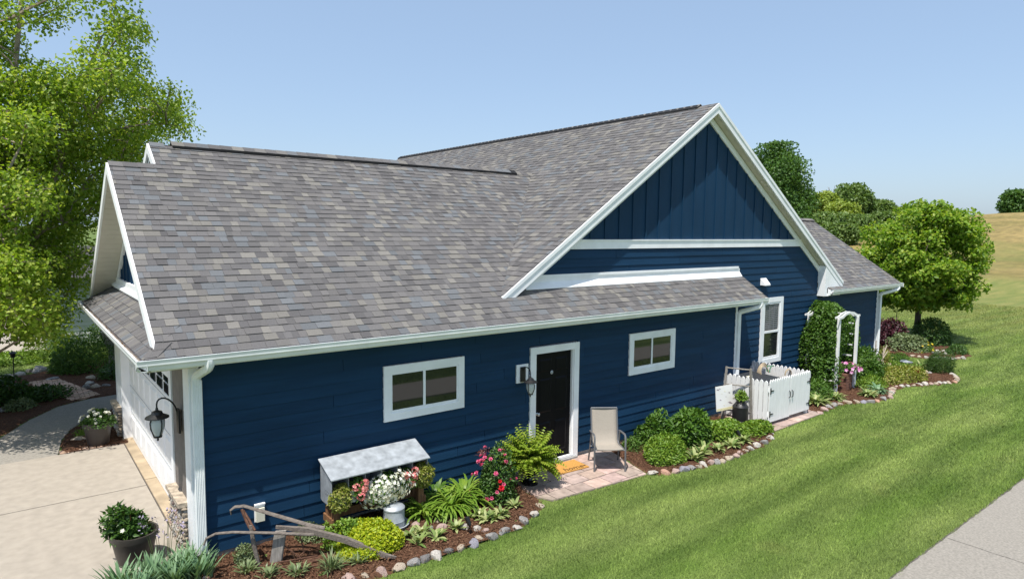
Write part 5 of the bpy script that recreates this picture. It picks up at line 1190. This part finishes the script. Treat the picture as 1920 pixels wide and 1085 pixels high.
# far trees
def fartree(label, x, ytop, wpx, depth, lm, name='tree', asp=1.0, n=14000, group='trees on the far slope', trunk=True, leaf=None, ybase=None):
    b = pxdir(x, depth, 0); gzz = float(height(np.array(b.x), np.array(b.y))); b.z = gzz
    hor = 435; H = CAM.z+(hor-ytop)/1214.58*depth-gzz; rx = wpx/2/1214.58*depth
    t = thing(name, label, 'tree', tuple(b), 0, group)
    if trunk: MB().tube([(0, 0, 0), (.05, 0, H*.4), (0, .05, H*.75)], [H*.028, H*.02, H*.008], 7).build('trunk', 'bark', t)
    nc = 80; C = rdir(nc)*rng.uniform(.3, .98, (nc, 1))**.6*np.array([rx*.86, rx*.86, H*.46*asp]); C[:, 2] += H*.52; C[:, 2] = np.clip(C[:, 2], H*.08, None)
    ci = rng.integers(0, nc, n); d = rdir(n); rr = rng.uniform(.7, 1.2, nc)[ci]*rx*.36
    p = C[ci]+d*(rr*rng.random(n)**.35)[:, None]; p[:, 2] = np.minimum(p[:, 2], H*1.02)
    lf = leaf or depth*.0042; foliage('crown', t, lm, p, d, lf, lf*.75, .1, .4); return t
random.seed(9)
fartree('tall dark green tree just behind the gable roof', 1440, 276, 165, 78, 'dark_tree_leaf', 'dark_tree', 1.05, 34000)
fartree('dark green bushy tree at the foot of the tall dark one', 1488, 372, 70, 74, 'dark_tree_leaf', 'dark_tree', 1.0, 12000)
fartree('feathery green tree in the middle of the far thicket', 1592, 345, 78, 118, 'hedge_leaf'); fartree('tree with yellow green crown left in the far thicket', 1543, 358, 62, 116, 'yellow_tree_leaf')
fartree('yellowish bush in front of the far thicket', 1572, 380, 66, 108, 'yellow_tree_leaf', 'bush', 1, 11000); fartree('green tree at the right end of the far thicket', 1636, 374, 70, 120, 'hedge_leaf')
fartree('low dark bush at the far thicket right foot', 1604, 402, 80, 100, 'hedge_leaf', 'bush', 1, 11000); fartree('low bush at the far thicket left foot', 1548, 398, 80, 98, 'hedge_leaf', 'bush', 1, 11000)
fartree('low bush half behind the wing roof', 1570, 418, 74, 92, 'hedge_leaf', 'bush', 1, 11000); fartree('low bush ending the thicket beside the maple', 1655, 396, 60, 112, 'hedge_leaf', 'bush', 1, 11000)
fartree('small far tree behind the maple crown', 1690, 388, 60, 125, 'hedge_leaf', 'bush', 1, 9000)
fartree('round dark tree alone on the hilltop at the right edge', 1912, 352, 82, 165, 'dark_tree_leaf', 'hilltop_tree', 1, 14000)
bt = thing('bare_tree', 'leafless grey tree standing out of the far thicket', 'tree', tuple(pxdir(1556, 122, float(height(np.array(90.), np.array(50.))))), 0); mb = MB()
for k in range(16):
    a = random.uniform(0, 6.28); r = random.uniform(.6, 2.6); limb(mb, (0, 0, random.uniform(3, 6)), (r*math.cos(a), r*math.sin(a), random.uniform(7.5, 10.2)), .10, .03, .08, 5)
mb.build('branches', 'grey_wood', bt); MB().tube([(0, 0, 0), (.1, 0, 4), (0, .1, 8)], [.22, .16, .06], 6).build('trunk', 'grey_wood', bt)

# ------------------------------------------------------------------ grass blades and loose mulch
EXC = [BED1, PATIO, BED2, GATEPAD, BED3, BED4, BEDL, BEDP, WALK, HOUSEXY, [(-9, .22), (.04, .22), (.04, 5.74), (-9, 5.74)], [(-30, 18.6), (-.3, 18.6), (-.6, 27), (-30, 27)]]
def outside(x, y):
    k = ~((y < -5.525+.022*np.sin(x*7.1)+.018*np.sin(x*17.3)) & (y > -7.05))
    for q in EXC: k &= ~inpoly(x, y, q)
    return k
X = []; 
cs = 1.0
for gx in np.arange(-4, 46, cs):
    for gy in np.arange(-8.5, 26, cs):
        c = Vector((gx+.5, gy+.5, 0))-CAM; dep = c.dot(FW); lat = c.dot(RT)
        if dep < 4 or abs(lat) > dep*.86+2.0: continue
        if gx < 4 and 0 < gy < 6: continue
        D_ = c.length; n = int(min(3300, 3300*(12.5/D_)**2.0))
        X.append(np.stack([rng.uniform(gx, gx+cs, n), rng.uniform(gy, gy+cs, n), np.full(n, max(1., D_/11))], 1))
X = np.concatenate(X); X = X[outside(X[:, 0], X[:, 1])]
n = len(X); a = rng.uniform(0, 6.283, n); h = .036*rng.uniform(.6, 1.3, n); w_ = .0033*X[:, 2]; ln = rng.normal(0, .45, (n, 2))*h[:, None]
Z0 = np.zeros(n); cx, sx = np.cos(a)*w_, np.sin(a)*w_
V = np.stack([np.stack([X[:, 0]-cx, X[:, 1]-sx, Z0], 1), np.stack([X[:, 0]+cx, X[:, 1]+sx, Z0], 1), np.stack([X[:, 0]+ln[:, 0], X[:, 1]+ln[:, 1], h], 1)], 1).reshape(-1, 3)
gr = link('grass', fastmesh('grass', V, np.arange(3*n).reshape(-1, 3)), 'lawn_blade'); setp(gr, 'short green grass blades of the mown lawn', 'grass', None, 'stuff')
V = []; 
for poly, n in ((BED1, 7000), (BED2, 3500), (BED3, 6000), (BEDP, 1200), (BEDL, 3500)):
    x0, x1 = min(p[0] for p in poly), max(p[0] for p in poly); y0, y1 = min(p[1] for p in poly), max(p[1] for p in poly)
    x = rng.uniform(x0, x1, n*2); y = rng.uniform(y0, y1, n*2); k = inpoly(x, y, poly); V.append(np.stack([x[k], y[k], rng.uniform(.035, .06, k.sum())], 1))
V = np.concatenate(V); n = len(V); d = rdir(n)*np.array([1, 1, .35]); nr = norm(rdir(n)*.5+np.array([0, 0, 1]))
mc_ = link('mulch_chips', leaf_mesh('mulch_chips', V, d, nr, rng.uniform(.02, .06, n), rng.uniform(.008, .02, n), .15), 'mulch_chip'); setp(mc_, 'loose shredded bark chips over the beds', 'mulch', None, 'stuff')
